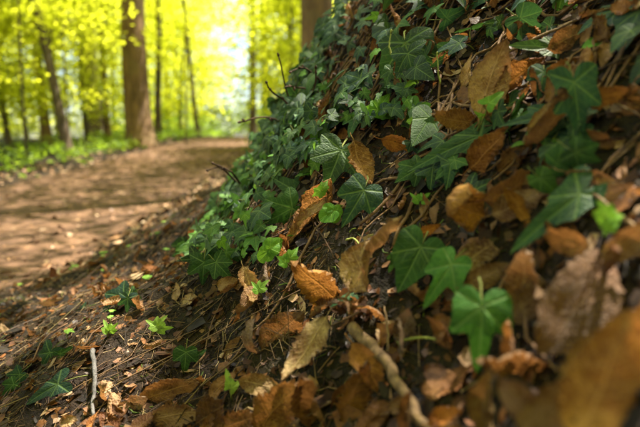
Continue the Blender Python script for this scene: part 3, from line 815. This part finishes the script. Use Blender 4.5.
H('sunlit orange leaf resting on the thick stick', (352, 343), (386, 392), 'arch', (.62, .27, .06), .52, -10, .05, -.02, 2)
H('grey-violet leaf standing beside the thick stick', (401, 346), (412, 306), 'flat', 'grey', .62, -12, .02, 0, 0)
H('dull brown flat leaf lying left of the ragged pale leaf', (262, 350), (304, 306), 'flat', (.17, .105, .065), .62, 12, .01, 0, 4)
H('pale tan leaf lying flat below the ragged pale leaf', (238, 380), (288, 390), 'flat', (.40, .27, .13), .42, 12, .02, 0, 2)
H('folded orange-brown leaf at the foot of the ragged pale leaf', (258, 434), (300, 368), 'cup', (.28, .14, .04), .58, 15, .03, 0, 3)
H('deep brown curled leaf leaning over the folded orange-brown leaf', (320, 430), (310, 366), 'roll', (.20, .095, .035), .6, -20, .03, 0, 0)
H('rust-brown leaf between thick stick and folded orange-brown leaf', (346, 425), (352, 352), 'cup', (.24, .11, .035), .5, 40, .03, 0, 1)
H('broad brown leaf lying at the left of the leaf heap', (138, 402), (204, 376), 'flat', (.26, .13, .055), .40, 14, .02, 0, 1)
H('tan leaf with torn side overlapping the broad brown leaf', (150, 420), (212, 404), 'cup', (.33, .20, .11), .42, 18, .02, 0, 0)
H('small grey-brown leaf under the broad brown leaf', (118, 412), (150, 392), 'flat', (.22, .17, .13), .5, 10, .01, 0, 3)
H('dark brown leaf crumpled beside the tan torn leaf', (196, 424), (238, 396), 'hook', 'dark brown', .7, 0, .02, 0, 0)
H('brown leaf with upturned rim right of the tan torn leaf', (214, 432), (262, 408), 'cup', 'brown', .5, 20, .02, 0, 4)
H('wrinkled pale leaf lying below the golden curled leaf', (452, 274), (488, 244), 'hook', (.46, .33, .20), .6, 10, .02, 0, 2)
H('long brown leaf under the wrinkled pale leaf', (464, 286), (516, 262), 'flat', (.27, .17, .09), .44, 15, .01, 0, 0)
H('broad tan leaf standing right of the long brown leaf', (522, 318), (528, 246), 'cup', (.33, .22, .13), .58, -10, .02, 0, 2)
H('crumpled brown leaf below the broad tan leaf', (506, 322), (540, 292), 'hook', (.25, .16, .09), .7, 0, .02, 0, 3)
H('orange scrap of leaf in the gap left of the wrinkled pale leaf', (418, 236), (440, 224), 'cup', 'orange', .5, 0, .02, 0, 0)
H('small tan leaf beside the large green ivy leaf', (446, 246), (428, 268), 'roll', 'tan', .5, 0, .02, 0, 3)
H('large dark reddish leaf arching over the near right litter', (538, 352), (622, 262), 'arch', (.085, .028, .011), .55, 15, .04, -.02, 1)
H('large sunlit golden leaf standing at the near right edge', (575, 440), (640, 318), 'flat', (.62, .33, .09), .52, -22, .06, .0, 2)
H('broad orange leaf close behind the large golden leaf', (606, 400), (660, 296), 'flat', (.52, .23, .055), .6, 10, .03, 0, 4)
H('pale sunlit leaf rim beside the large golden leaf', (562, 376), (606, 330), 'roll', (.50, .34, .17), .4, 15, .05, 0, 1)
H('brown leaf in front of the large golden leaf', (520, 436), (578, 372), 'flat', (.30, .19, .10), .5, 20, .03, 0, 3)
H('mauve-brown leaf lying below the big green ivy leaf', (500, 378), (552, 436), 'flat', (.27, .17, .14), .42, 5, .03, 0, 1)
H('olive-brown leaf standing under the big green ivy leaf', (488, 436), (494, 362), 'roll', (.26, .17, .06), .45, -10, .03, 0, 2)
H('glowing orange leaf scrap near the end of the thick stick', (428, 424), (462, 410), 'cup', 'orange', .6, 0, .03, 0, 1)
H('orange leaf caught among stems on the right bank', (586, 104), (628, 88), 'cup', 'orange-brown', .5, 10, .03, 0, 0)
H('pale leaf lying along the right bank above the large dark leaf', (566, 172), (622, 188), 'roll', (.48, .30, .18), .3, 0, .02, 0, 0)
H('brown leaf under the stems at the top of the bank', (548, 48), (590, 28), 'flat', 'brown', .5, 0, .01, 0, 2)
H('orange-brown leaf beside the blue-green ivy on the upper bank', (546, 76), (582, 62), 'cup', 'orange-brown', .5, 0, .02, 0, 4)
H('tan strip of leaf slanting below the blue-green ivy', (528, 136), (552, 102), 'roll', (.48, .33, .17), .3, 0, .04, 0, 3)
H('tan leaf at the right edge beyond the large dark leaf', (604, 262), (648, 224), 'cup', (.42, .26, .13), .5, 0, .03, 0, 2)

# the lower layers of the heap, past counting: whole leaves joined
def heap(n, seed, dens, size):
    g = np.random.default_rng(seed)
    P, N, PX, PY, D = scatter(n, -.9, .65, .14, 1.7, seed, dens)
    src = []
    for kd in ('flat', 'cup', 'cup', 'roll', 'arch', 'hook'):
        for me in DEAD[kd]:
            V = np.empty(len(me.vertices) * 3); me.vertices.foreach_get('co', V)
            src.append(V.reshape(-1, 3)[:231])
    w = 11
    F0 = np.array([(i * w + j, i * w + j + 1, (i + 1) * w + j + 1, (i + 1) * w + j) for i in range(20) for j in range(10)])
    UV0 = np.array([(j / 10, i / 20) for i in range(21) for j in range(11)])
    VV = []; FF = []; UU = []
    for i in range(len(P)):
        V = src[g.integers(len(src))]
        z = norm(N[i] + g.normal(0, .5, 3)); y = tangents(z[None], g)[0]; x = np.cross(y, z)
        L = size * np.clip(g.lognormal(0, .28), .5, 1.8) * min(1, .6 + .5 * D[i])
        VV.append(P[i] + N[i] * g.uniform(.0, .014) + L * (V[:, :1] * x + (V[:, 1:2] - .5) * y + V[:, 2:] * z)); FF.append(F0 + 231 * i); UU.append(UV0)
    return tag(link('heaped_leaves', bulk_mesh('heaped_leaves', np.concatenate(VV), np.concatenate(FF), M['heap'], True, np.concatenate(UU))), 'layer of overlapping dead leaves beneath the single ones', 'leaf litter', kind='stuff')
heap(620, 61, lambda px, py, d, x, y: np.where(((px > 290) & (py > 225)) | (py > 380) & (px > 80), 1., np.where((px > 395) & (py < 236), .65, .10)) * free(px, py) ** .5, .050)

# the unnamed rest of the litter
KINDS = ['flat', 'cup', 'cup', 'roll', 'arch', 'hook', 'roll']
COLS = ['tan', 'brown', 'brown', 'orange-brown', 'dark brown', 'pale', 'red-brown', 'grey']
WORD = {'flat': 'flat', 'cup': 'cupped', 'roll': 'rolled', 'arch': 'arched', 'hook': 'curled'}
def zone_name(px, py, x, y):
    if x - xr(y) < .05: return 'path', 'at the side of the dirt path'
    if px > 250 and py > 235 + .35 * max(0, 420 - px) * .5: return 'heap', 'in the leaf heap below the ivy'
    if px > 400: return 'bank', 'among the ivy stems of the upper bank'
    if px > 215 and py < 300: return 'mound', 'caught under the ivy of the mound'
    return 'slope', 'in the fine litter of the lower slope'
def lit_d(px, py, d, x, y):
    heap = (px > 230) & (py > 235)
    bank = (px > 400) & (py <= 235)
    low = (py > 385) & (px > 90)
    return np.where(heap | low, 1.0, np.where(bank, .6, np.where((px > 215) & (py < 270), .05, .12))) * np.clip(1.6 - .5 * d, .2, 1) * free(px, py)
P, N, PX, PY, DD = scatter(330, -1.2, .62, .16, 2.0, 31, lambda px, py, d, x, y: lit_d(px, py, d, x, y) * (d > .37))
for i in range(len(P)):
    kd = KINDS[rng.integers(len(KINDS))]; cl = COLS[rng.integers(len(COLS))]
    zn, zt = zone_name(PX[i], PY[i], P[i][0], P[i][1])
    near = min(1.0, DD[i] / .5)
    L = float(rng.lognormal(math.log(.052), .25)) * (.8 if zn == 'slope' else 1.0) * (.7 + .3 * near)
    n = norm(N[i] + rng.normal(0, .55, 3)); t = tangents(n[None], rng)[0]
    o = link('dead_leaf', DEAD[kd][rng.integers(len(DEAD[kd]))]); o.color = jit(PAL[cl])
    place(o, P[i] + N[i] * rng.uniform(.004, .026) - t * L * .5, t, n, L * rng.uniform(.85, 1.2), L)
    tag(o, f'small {cl} {WORD[kd]} dead leaf {zt}', 'dead leaf', f'{cl} {WORD[kd]} dead leaves of the {zn}')

# ------------------------------------------------------------------ ivy
GREENS = {'deep': (.015, .046, .022), 'blue': (.015, .050, .036), 'mid': (.026, .076, .018), 'fresh': (.055, .140, .018), 'dark': (.012, .034, .018)}
def ivy_leaf(parent, me, base, axis, n, s, col, sx=1.0):
    o = link('leaf', me, parent); o.color = (*col[:3], 1)
    place(o, base, axis, n, s * sx, s, s, parent)
    return o

def hero_ivy(parent, base, tip, form, col, roll=0, lift=.03, dd=0.0, k=0, sx=1.0, young=False, d=None):
    mx, my = (base[0] + tip[0]) / 2, (base[1] + tip[1]) / 2
    d0 = (d or hit(mx, my)) - lift
    a = pix(base[0], base[1], d0 - dd / 2); b = pix(tip[0], tip[1], d0 + dd / 2)
    ax = b - a; L = np.linalg.norm(ax); y = ax / L
    n = norm(CAM - a); n = norm(n - y * (n @ y)); c = np.cross(y, n)
    n = n * math.cos(R(roll)) + c * math.sin(R(roll))
    src = (YOUNG if young else IVY)[form]
    c3 = np.array(GREENS[col] if isinstance(col, str) else col) * (1 if young else .82)
    return ivy_leaf(parent, src[k % len(src)], a, y, n, L / .95, jit(c3, .08), sx)

def ground_walk(p, heading, n, step, g, wander=.35, lift=.006):
    pts = []; x, y = p
    for i in range(n):
        pts.append((x, y, zf(x, y) + lift + .006 * abs(g.normal())))
        heading += g.normal(0, wander); nn = nrm(x, y)
        s = step * nn[2] ** .5
        x += math.cos(heading) * s; y += math.sin(heading) * s
    return np.array(pts)

def ivy_plant(name, label, foot, group='ivy on the bank'):
    r = empty(name, (foot[0], foot[1], zf(*foot)))
    return tag(r, label, 'ivy', group)

def stems(parent, n, starts, heading, seed, rad=.0016, steps=16, mat='ivystem'):
    g = np.random.default_rng(seed); off = np.array(parent.location)
    for k in range(n):
        p = starts[g.integers(len(starts))]
        pts = ground_walk((p[0], p[1]), heading + g.normal(0, .5), steps, .028, g)
        mb = MB(); tube(mb, pts - off, rad * g.uniform(.7, 1.6) * np.linspace(1.2, .6, len(pts)), 5)
        link('stem', mb.mesh('stem', M[mat]), parent)

FORMS = ['five', 'three', 'arrow', 'lobed', 'heart']
def ivy_fill(parent, n, dens, box, seed, size=.036, cols=('deep', 'blue', 'mid'), young=.06, lift=.042, forms=FORMS, face=(-.35, -.45, .55), down=.9):
    g = np.random.default_rng(seed)
    P, N, PX, PY, D = scatter(n, *box, seed, lambda px, py, d, x, y: dens(px, py, d, x, y) * free(px, py) * (d > .52))
    for i in range(len(P)):
        nn = N[i]
        n_ = norm(nn * .75 + np.array(face) + g.normal(0, .60, 3))
        dn = np.array((0, 0, -1.0)) - nn * (-nn[2])
        ax = norm(dn * down + g.normal(0, .55, 3)); ax = norm(ax - n_ * (ax @ n_))
        yg = g.random() < young
        src = YOUNG if yg else IVY
        f = forms[g.integers(len(forms))]
        if f not in src: f = 'three'
        s = size * g.lognormal(0, .30) * (.7 if yg else 1)
        c = (.09, .23, .025) if yg else GREENS[cols[g.integers(len(cols))]]
        base = P[i] + nn * lift * g.uniform(.25, 1.3) - ax * s * .4
        ivy_leaf(parent, src[f][g.integers(len(src[f]))], base, ax, n_, s, jit(c, .3, g), g.uniform(.85, 1.15))
    return P

from_poly = lambda poly: np.array(poly, float)
def inside(poly, px, py):
    poly = from_poly(poly); r = np.zeros(px.shape, bool); j = len(poly) - 1
    for i in range(len(poly)):
        c = ((poly[i, 1] > py) != (poly[j, 1] > py)) & (px < (poly[j, 0] - poly[i, 0]) * (py - poly[i, 1]) / (poly[j, 1] - poly[i, 1] + 1e-9) + poly[i, 0])
        r ^= c; j = i
    return r
UPPER = [(290, 110), (300, 60), (325, -60), (470, -60), (455, 10), (400, 75), (345, 118)]
MIDDLE = [(290, 108), (345, 116), (400, 75), (440, 90), (428, 125), (380, 135), (345, 150), (345, 178), (300, 172), (268, 158)]
FOOT = [(283, 110), (268, 158), (300, 172), (318, 178), (300, 215), (262, 265), (210, 275), (185, 262), (232, 195)]
RIGHT = [(455, -60), (700, -60), (700, 165), (560, 165), (520, 120), (440, 80), (405, 75)]
RIGHTLOW = [(400, 130), (520, 120), (700, 170), (700, 300), (560, 260), (520, 230), (400, 190)]

v = ivy_plant('ivy_vine', 'dense dark ivy climbing the top of the mound', (.02, 1.28))
P = ivy_fill(v, 280, lambda px, py, d, x, y: np.where(inside(UPPER, px, py) & (d < 2.0), 1., 0), (-.3, .55, .7, 2.0), 401, .031)
stems(v, 26, P, 1.0, 1)
v = ivy_plant('ivy_vine', 'ivy along the crest of the mound where the twigs stand out', (-.06, 1.42))
CREST = [(272, 166), (290, 112), (306, 50), (320, -70), (372, -70), (345, 30), (325, 110), (290, 160)]
P = ivy_fill(v, 290, lambda px, py, d, x, y: np.where(inside(CREST, px, py) & (d > 1.05) & (d < 2.2), 1., 0), (-.45, .35, .9, 2.1), 406, .032)
stems(v, 24, P, 1.2, 16)
v = ivy_plant('ivy_vine', 'dense green ivy hanging over the middle of the mound', (-.02, 1.08))
P = ivy_fill(v, 270, lambda px, py, d, x, y: np.where(inside(MIDDLE, px, py) & (d < 1.7), 1., 0), (-.3, .45, .6, 1.6), 402, .030, ('deep', 'mid', 'blue'), .10)
stems(v, 22, P, .9, 2)
v = ivy_plant('ivy_vine', 'ivy with lighter leaves spreading down the left foot of the mound', (-.14, 1.05))
P = ivy_fill(v, 280, lambda px, py, d, x, y: np.where(inside(FOOT, px, py) & (d < 1.8), 1., 0), (-.5, .3, .6, 1.7), 403, .028, ('mid', 'deep', 'fresh', 'mid'), .16)
stems(v, 22, P, .8, 3)
v = ivy_plant('ivy_vine', 'loose ivy with pointed leaves on the upper right bank', (.34, .72))
P = ivy_fill(v, 50, lambda px, py, d, x, y: np.where(inside(RIGHT, px, py), .45, 0), (.05, .8, .35, 1.0), 404, .040, ('deep', 'blue', 'dark'), .05, .025)
stems(v, 22, P, .7, 4, .0017, 12)
for b, t, f, c, ro, li, kk, sx in [((574, 82), (582, 138), 'five', (.024, .080, .052), -8, .05, 0, .66), ((556, 116), (508, 120), 'five', (.022, .070, .050), 25, .04, 1, .55), ((575, 152), (606, 166), 'five', (.028, .080, .034), 10, .03, 2, .8),
                                  ((556, 48), (512, 42), 'arrow', (.055, .11, .035), 35, .05, 0, .7), ((520, 18), (548, 36), 'three', (.03, .085, .05), 5, .04, 1, .9), ((630, 6), (602, 26), 'arrow', (.026, .080, .056), 25, .02, 2, .8),
                                  ((446, 18), (470, 8), 'arrow', (.028, .085, .06), 25, .04, 2, .9), ((556, 164), (585, 150), 'three', (.028, .085, .04), 25, .04, 2, .9)]:
    hero_ivy(v, b, t, f, c, ro, li, .0, kk, sx)
v = ivy_plant('ivy_vine', 'ivy runner with a long pointed leaf beside the level brown leaf', (.16, .74))
for b, t, f, c, ro, li, kk, sx in [((480, 136), (412, 164), 'arrow', (.030, .085, .030), 25, .05, 1, .52), ((440, 132), (408, 146), 'three', (.034, .09, .03), 10, .03, 0, .9), ((418, 168), (396, 182), 'five', (.03, .09, .03), 0, .03, 2, .9),
                                  ((425, 60), (400, 72), 'arrow', (.03, .09, .05), 20, .03, 1, .8), ((456, 52), (430, 66), 'five', (.03, .09, .04), 0, .03, 0, .9)]:
    hero_ivy(v, b, t, f, c, ro, li, .0, kk, sx)
stems(v, 4, [(.12, .74), (.16, .76)], 1.0, 6)
v = ivy_plant('ivy_vine', 'low ivy half buried in litter on the right bank', (.26, .52))
P = ivy_fill(v, 24, lambda px, py, d, x, y: np.where(inside(RIGHTLOW, px, py), .3, 0), (.05, .6, .3, .95), 405, .036, ('deep', 'mid', 'blue'), .10, .02)
stems(v, 12, P, .7, 5, .0017, 12)
for b, t, f, c, ro, li, kk, sx in [((580, 194), (512, 246), 'arrow', (.024, .080, .034), 20, .04, 0, .60), ((540, 178), (562, 196), 'heart', (.05, .12, .03), 0, .03, 1, .8)]:
    hero_ivy(v, b, t, f, c, ro, li, .0, kk, sx)
v = ivy_plant('ivy_sprig', 'ivy sprig with two broad leaves beside the pale twisted leaf', (.10, .66), 'ivy sprigs in the litter')
hero_ivy(v, (421, 247), (400, 290), 'heart', (.032, .105, .026), -6, .06, -.01, 1, 1.05)
hero_ivy(v, (452, 264), (424, 305), 'three', (.060, .185, .026), 12, .06, 0, 0, .72)
hero_ivy(v, (398, 256), (388, 272), 'three', (.04, .12, .026), 12, .05, 0, 1, .8)
stems(v, 2, [(.10, .66)], .6, 7)
v = ivy_plant('ivy_sprig', 'ivy sprig with one big hanging leaf at the near litter', (.17, .47), 'ivy sprigs in the litter')
hero_ivy(v, (482, 306), (480, 372), 'three', (.045, .150, .018), -5, .06, -.01, 2, .85)
hero_ivy(v, (470, 300), (452, 318), 'five', (.045, .14, .018), 15, .03, 0, 0, .8)
stems(v, 2, [(.17, .47)], .6, 8)
v = ivy_plant('ivy_sprig', 'ivy sprig with one veined blue-green leaf below the wrinkled tan leaf', (.06, .74), 'ivy sprigs in the litter')
hero_ivy(v, (364, 190), (344, 226), 'three', (.022, .066, .048), -8, .06, -.01, 1, .92)
hero_ivy(v, (350, 296), (330, 305), 'arrow', (.05, .14, .06), 30, .04, 0, 1, .6)
stems(v, 2, [(.06, .74)], .8, 9)
v = ivy_plant('ivy_sprig', 'ivy sprig with large pale-veined leaves at the foot of the mound', (-.02, .86), 'ivy sprigs in the litter')
hero_ivy(v, (341, 150), (326, 186), 'five', (.030, .080, .022), 8, .05, -.01, 0, 1.1)
hero_ivy(v, (303, 196), (272, 176), 'three', (.030, .075, .024), 8, .04, 0, 1, 1.05)
hero_ivy(v, (292, 208), (262, 226), 'lobed', (.045, .12, .026), -8, .04, 0, 2, .9)
stems(v, 3, [(-.02, .86)], 1.2, 10)
v = ivy_plant('ivy_sprig', 'dark three-leaved ivy sprig standing out on the left slope', (-.24, 1.02), 'ivy sprigs in the litter')
for b, t, f, c, ro, kk, sx in [((186, 246), (170, 262), 'three', 'dark', 0, 0, .9), ((198, 258), (186, 276), 'lobed', 'dark', 0, 1, .95), ((204, 262), (202, 288), 'lobed', 'mid', 0, 2, .9), ((216, 262), (232, 280), 'five', 'mid', 0, 0, .9), ((226, 252), (240, 262), 'lobed', 'fresh', 0, 1, .8)]:
    hero_ivy(v, b, t, f, c, ro, .05, 0, kk, sx)
stems(v, 3, [(-.24, 1.02)], 1.2, 11)
for lab, foot, lv in [('ivy sprig with one blue-green leaf beside the broad brown leaf', (-.2, .74), [((186, 352), (184, 374), 'three', 'mid', 5, 0, 1.0), ((196, 356), (206, 350), 'arrow', 'mid', 5, 0, 1.0)]),
                      ('ivy sprig with narrow blue-green leaves near the grey stick', (-.42, .80), [((58, 384), (22, 404), 'arrow', 'blue', 20, 1, .62), ((50, 352), (36, 372), 'lobed', 'blue', 15, 2, .7), ((60, 354), (74, 346), 'arrow', 'mid', 15, 0, .7)]),
                      ('ivy sprig with drooping blue leaves in the mid slope', (-.42, 1.06), [((124, 296), (98, 316), 'five', 'blue', 30, 0, .8), ((128, 298), (126, 314), 'lobed', 'blue', 10, 1, .9), ((132, 292), (142, 300), 'arrow', 'mid', 10, 1, .9), ((84, 306), (76, 310), 'arrow', 'blue', 30, 1, .8)]),
                      ('small dark ivy sprig low beside the path-side litter', (-.55, .86), [((20, 374), (6, 388), 'five', 'blue', 10, 0, .8), ((14, 384), (0, 398), 'three', 'mid', 10, 1, .8)])]:
    v = ivy_plant('ivy_sprig', lab, foot, 'ivy sprigs in the litter')
    for b, t, f, c, ro, kk, sx in lv: hero_ivy(v, b, t, f, c, ro, .025, 0, kk, sx)
    stems(v, 1, [foot], .8, 12, steps=6)

# ------------------------------------------------------------------ bright seedlings and shoots
def seedling(label, foot, leaves, col=(.10, .25, .022), lift=.05, form='three', rad=.0011):
    """foot pixel, leaves = [(base, tip), ...] in pixels"""
    d = hit(*foot); f = pix(foot[0], foot[1], d)
    r = empty('seedling', f); tag(r, label, 'seedling', 'bright green seedlings')
    for k, (b, t) in enumerate(leaves):
        hero_ivy(r, b, t, form, col, random.uniform(-20, 20), lift, 0, k, .95, True, d)
        p = pix(b[0], b[1], d - lift) - f
        mb = MB(); tube(mb, [np.zeros(3), p * .5 + np.array((0, -.004, .004)), p], [rad * 1.3, rad, rad * .8], 5)
        link('stem', mb.mesh('stem', M['greenstem']), r)
seedling('bright arrow-leaved seedling in front of the large upright leaf', (476, 138), [((489, 103), (504, 90)), ((481, 116), (474, 112))], form='arrow')
seedling('bright lobed seedling on the mound above the level brown leaf', (372, 118), [((378, 110), (362, 108)), ((380, 106), (390, 92)), ((384, 112), (400, 108))], form='five')
seedling('bright lobed seedling lying on the torn tan leaf', (331, 196), [((321, 191), (312, 197)), ((323, 188), (328, 180))], form='five')
seedling('bright round-leaved seedling beside the veined blue-green leaf', (344, 206), [((332, 212), (318, 220)), ((334, 210), (336, 224)), ((330, 208), (322, 206))], form='round')
seedling('bright round-leaved seedling left of the torn tan leaf', (262, 262), [((268, 252), (258, 262)), ((270, 248), (284, 240))], form='round')
seedling('pale green seedling at the near right edge', (606, 232), [((606, 216), (598, 200)), ((612, 218), (626, 214)), ((610, 224), (604, 236))], (.17, .36, .04), .06, 'five')
seedling('bright seedling by the ivy stems below the stick', (292, 270), [((286, 262), (276, 256)), ((290, 258), (298, 248))], form='five')
seedling('yellow-green seedling among straws on the slope', (152, 336), [((156, 326), (146, 320)), ((158, 324), (166, 316)), ((160, 328), (172, 328))], (.20, .32, .05), .02)
seedling('yellow-green seedling beside the drooping blue ivy', (108, 338), [((108, 330), (104, 320)), ((110, 330), (118, 324))], (.20, .32, .05), .02)
seedling('thin seedling left of the pale tan leaf', (232, 402), [((230, 384), (226, 370)), ((232, 388), (242, 380))], (.20, .30, .05), .03, 'arrow')
seedling('thin seedling at the foot of the spotted leaf', (262, 300), [((258, 290), (252, 282)), ((260, 288), (268, 280))], (.17, .34, .04), .02)
seedling('seedling in the dark gap above the grey-violet leaf', (420, 210), [((418, 200), (410, 194)), ((422, 200), (430, 192))], (.12, .28, .04), .02)
P, N, PX, PY, DD = scatter(46, -1.1, .1, .5, 1.8, 51, lambda px, py, d, x, y: np.where((px < 330) & (py > 200), 1., 0.))
for i in range(len(P)):
    r = empty('seedling', P[i]); tag(r, 'tiny yellow-green seedling sprouting from the slope litter', 'seedling', 'tiny seedlings on the slope')
    s = rng.uniform(.008, .016); h = rng.uniform(.008, .025)
    mb = MB(); tube(mb, [(0, 0, 0), (rng.normal(0, .003), rng.normal(0, .003), h)], [.0008, .0006], 5); link('stem', mb.mesh('stem', M['greenstem']), r)
    for k in range(rng.integers(2, 4)):
        a = rng.uniform(0, 6.28); ax = np.array((math.cos(a), math.sin(a), .15))
        ivy_leaf(r, YOUNG['round'][k % 2] if i % 2 else YOUNG['three'][k % 2], P[i] + np.array((0, 0, h)), ax, (0, -.2, 1), s, jit((.17, .32, .04), .3))

# ------------------------------------------------------------------ sticks, twigs, stems
def stick(name, label, pts, rad, mat, cat='twig', lift=.012, d=None, buds=0, sides=8, bump=.25, group='twigs and sticks', sub=4, dd=0.0):
    """pts = pixels along the stick"""
    ds = [(d if d else hit(*p)) - lift for p in pts]
    Q = np.array([pix(p[0], p[1], q + dd * i / max(1, len(pts) - 1)) for i, (p, q) in enumerate(zip(pts, ds))])
    if d is None and len(Q) > 2: Q[1:-1] = .5 * Q[1:-1] + .25 * (Q[:-2] + Q[2:])
    xs = np.arange(len(Q), dtype=float); q = np.linspace(0, len(Q) - 1.0001, (len(Q) - 1) * sub + 1)
    C = np.stack([spline(xs, Q[:, k], q) for k in range(3)], 1)
    C += rng.normal(0, rad * .25, C.shape)
    o0 = C[0]
    r = empty(name, o0); tag(r, label, cat, group)
    mb = MB(); tube(mb, C - o0, rad * np.linspace(1.1, .65, len(C)), sides, 0, True, bump)
    link('shaft', mb.mesh('shaft', M[mat]), r)
    for k in range(buds):
        i = -1 if k == 0 else int(rng.integers(len(C) // 3, len(C) - 1))
        p = C[i] - o0; t = norm(C[i] - C[i - 1]) if k == 0 else norm(rng.normal(0, 1, 3) + norm(C[-1] - C[0]) * .8)
        L = rad * rng.uniform(3, 5)
        mb = MB(); tube(mb, [p, p + t * L * .35, p + t * L * .75, p + t * L], [rad * .5, rad * 1.25, rad * .9, rad * .1], 6)
        link('bud', mb.mesh('bud', M[mat]), r)
    return r
stick('stick', 'thick tan stick with rough bark slanting down through the leaf heap', [(352, 326), (378, 352), (402, 388), (434, 440)], .0068, 'stick', 'stick', .03, sides=12, bump=.18)
stick('stick', 'pale grey peeled stick standing in the slope litter', [(93, 350), (96, 372), (94, 394), (93, 416)], .0036, 'grey', 'stick', .024, sides=8)
stick('branch', 'dark brown branch lying along the foot of the mound', [(268, 146), (256, 166), (243, 184), (230, 206)], .0085, 'twig', 'branch', .03)
for lab, pts, d, b in [('budded dark twig curving over the mound top', [(330, 96), (318, 78), (304, 68), (291, 72)], 1.30, 3), ('budded twig rising from the mound beside the sky gap', [(300, 132), (292, 108), (286, 90), (279, 57)], 1.34, 4),
                       ('budded twig reaching out towards the path', [(292, 130), (278, 120), (262, 117), (241, 122)], 1.36, 5), ('thin twig with dark buds above the reaching twig', [(302, 128), (288, 104), (272, 92), (267, 84)], 1.3, 4),
                       ('short bent twig crossing the budded twigs', [(318, 92), (302, 88), (288, 86)], 1.3, 3), ('thin twig standing at the mound edge', [(296, 120), (312, 96), (316, 70)], 1.28, 3),
                       ('dark twig lying across the path side of the mound', [(243, 190), (232, 172), (214, 164)], 1.35, 2), ('thin bent twig below the dark branch', [(236, 182), (222, 168), (208, 170)], 1.4, 2)]:
    stick('twig', lab, pts, .0028, 'twig', 'twig', 0, d - .04, b, 6, dd=-.13)
for lab, pts, rad, m in [('brown runner crossing the foot ivy', [(238, 246), (268, 240), (290, 232), (312, 226)], .0030, 'twig'), ('thin dark twig beside the torn tan leaf', [(304, 206), (314, 222), (328, 244), (334, 258)], .0014, 'twig'),
                         ('long bent stem between the ivy of the mound', [(290, 132), (302, 160), (322, 176)], .0018, 'ivystem'), ('pale stem arching over the mound ivy', [(338, 108), (330, 134), (318, 152), (316, 170)], .0014, 'straw'),
                         ('long pale stalk slanting over the slope', [(118, 382), (180, 352), (238, 322), (300, 290)], .0012, 'straw'), ('pale stalk below the drooping blue ivy', [(90, 330), (140, 312), (182, 286), (222, 262)], .0011, 'straw'),
                         ('bent straw at the lower slope', [(50, 402), (92, 378), (148, 350), (196, 330)], .0011, 'straw'), ('straw across the dark slope litter', [(150, 372), (196, 344), (226, 318)], .0011, 'straw'),
                         ('straw reaching the spotted leaf', [(196, 390), (250, 350), (286, 314)], .0012, 'straw'), ('dry stem along the top of the bank', [(500, 56), (540, 36), (580, 18), (622, 4)], .0022, 'stick'),
                         ('brown stem beside the orange leaf on the right bank', [(568, 78), (598, 96), (642, 116)], .0018, 'stick'), ('orange-brown stem at the right edge', [(590, 190), (612, 212), (648, 236)], .0022, 'stick'),
                         ('dark stem under the blue-green ivy', [(536, 96), (576, 80), (640, 52)], .0020, 'twig'), ('thin stem between large upright leaf and bank top', [(440, 6), (452, 40), (462, 70)], .0014, 'ivystem'),
                         ('grey-green stem in the near litter', [(398, 342), (424, 332), (452, 344)], .0016, 'greenstem'), ('brown stalk standing by the grey-violet leaf', [(388, 352), (390, 330), (384, 306)], .0016, 'stick'),
                         ('green stem from the pale twisted leaf to the ivy', [(346, 240), (352, 234), (362, 246), (364, 256)], .0014, 'greenstem')]:
    stick('stem', lab, pts, rad, m, 'stem', .022, None, 0, 6, .2)
stick('shoot', 'pale yellow shoot with curled tip standing out of the ivy', [(420, 80), (406, 68), (392, 56), (389, 44), (391, 34)], .0020, 'greenstem', 'shoot', .07, hit(404, 66), 1, 6)
stick('shoot', 'upright green shoot left of the large upright leaf', [(440, 84), (438, 70), (437, 54)], .0016, 'greenstem', 'shoot', .05, hit(438, 76), 1, 6)
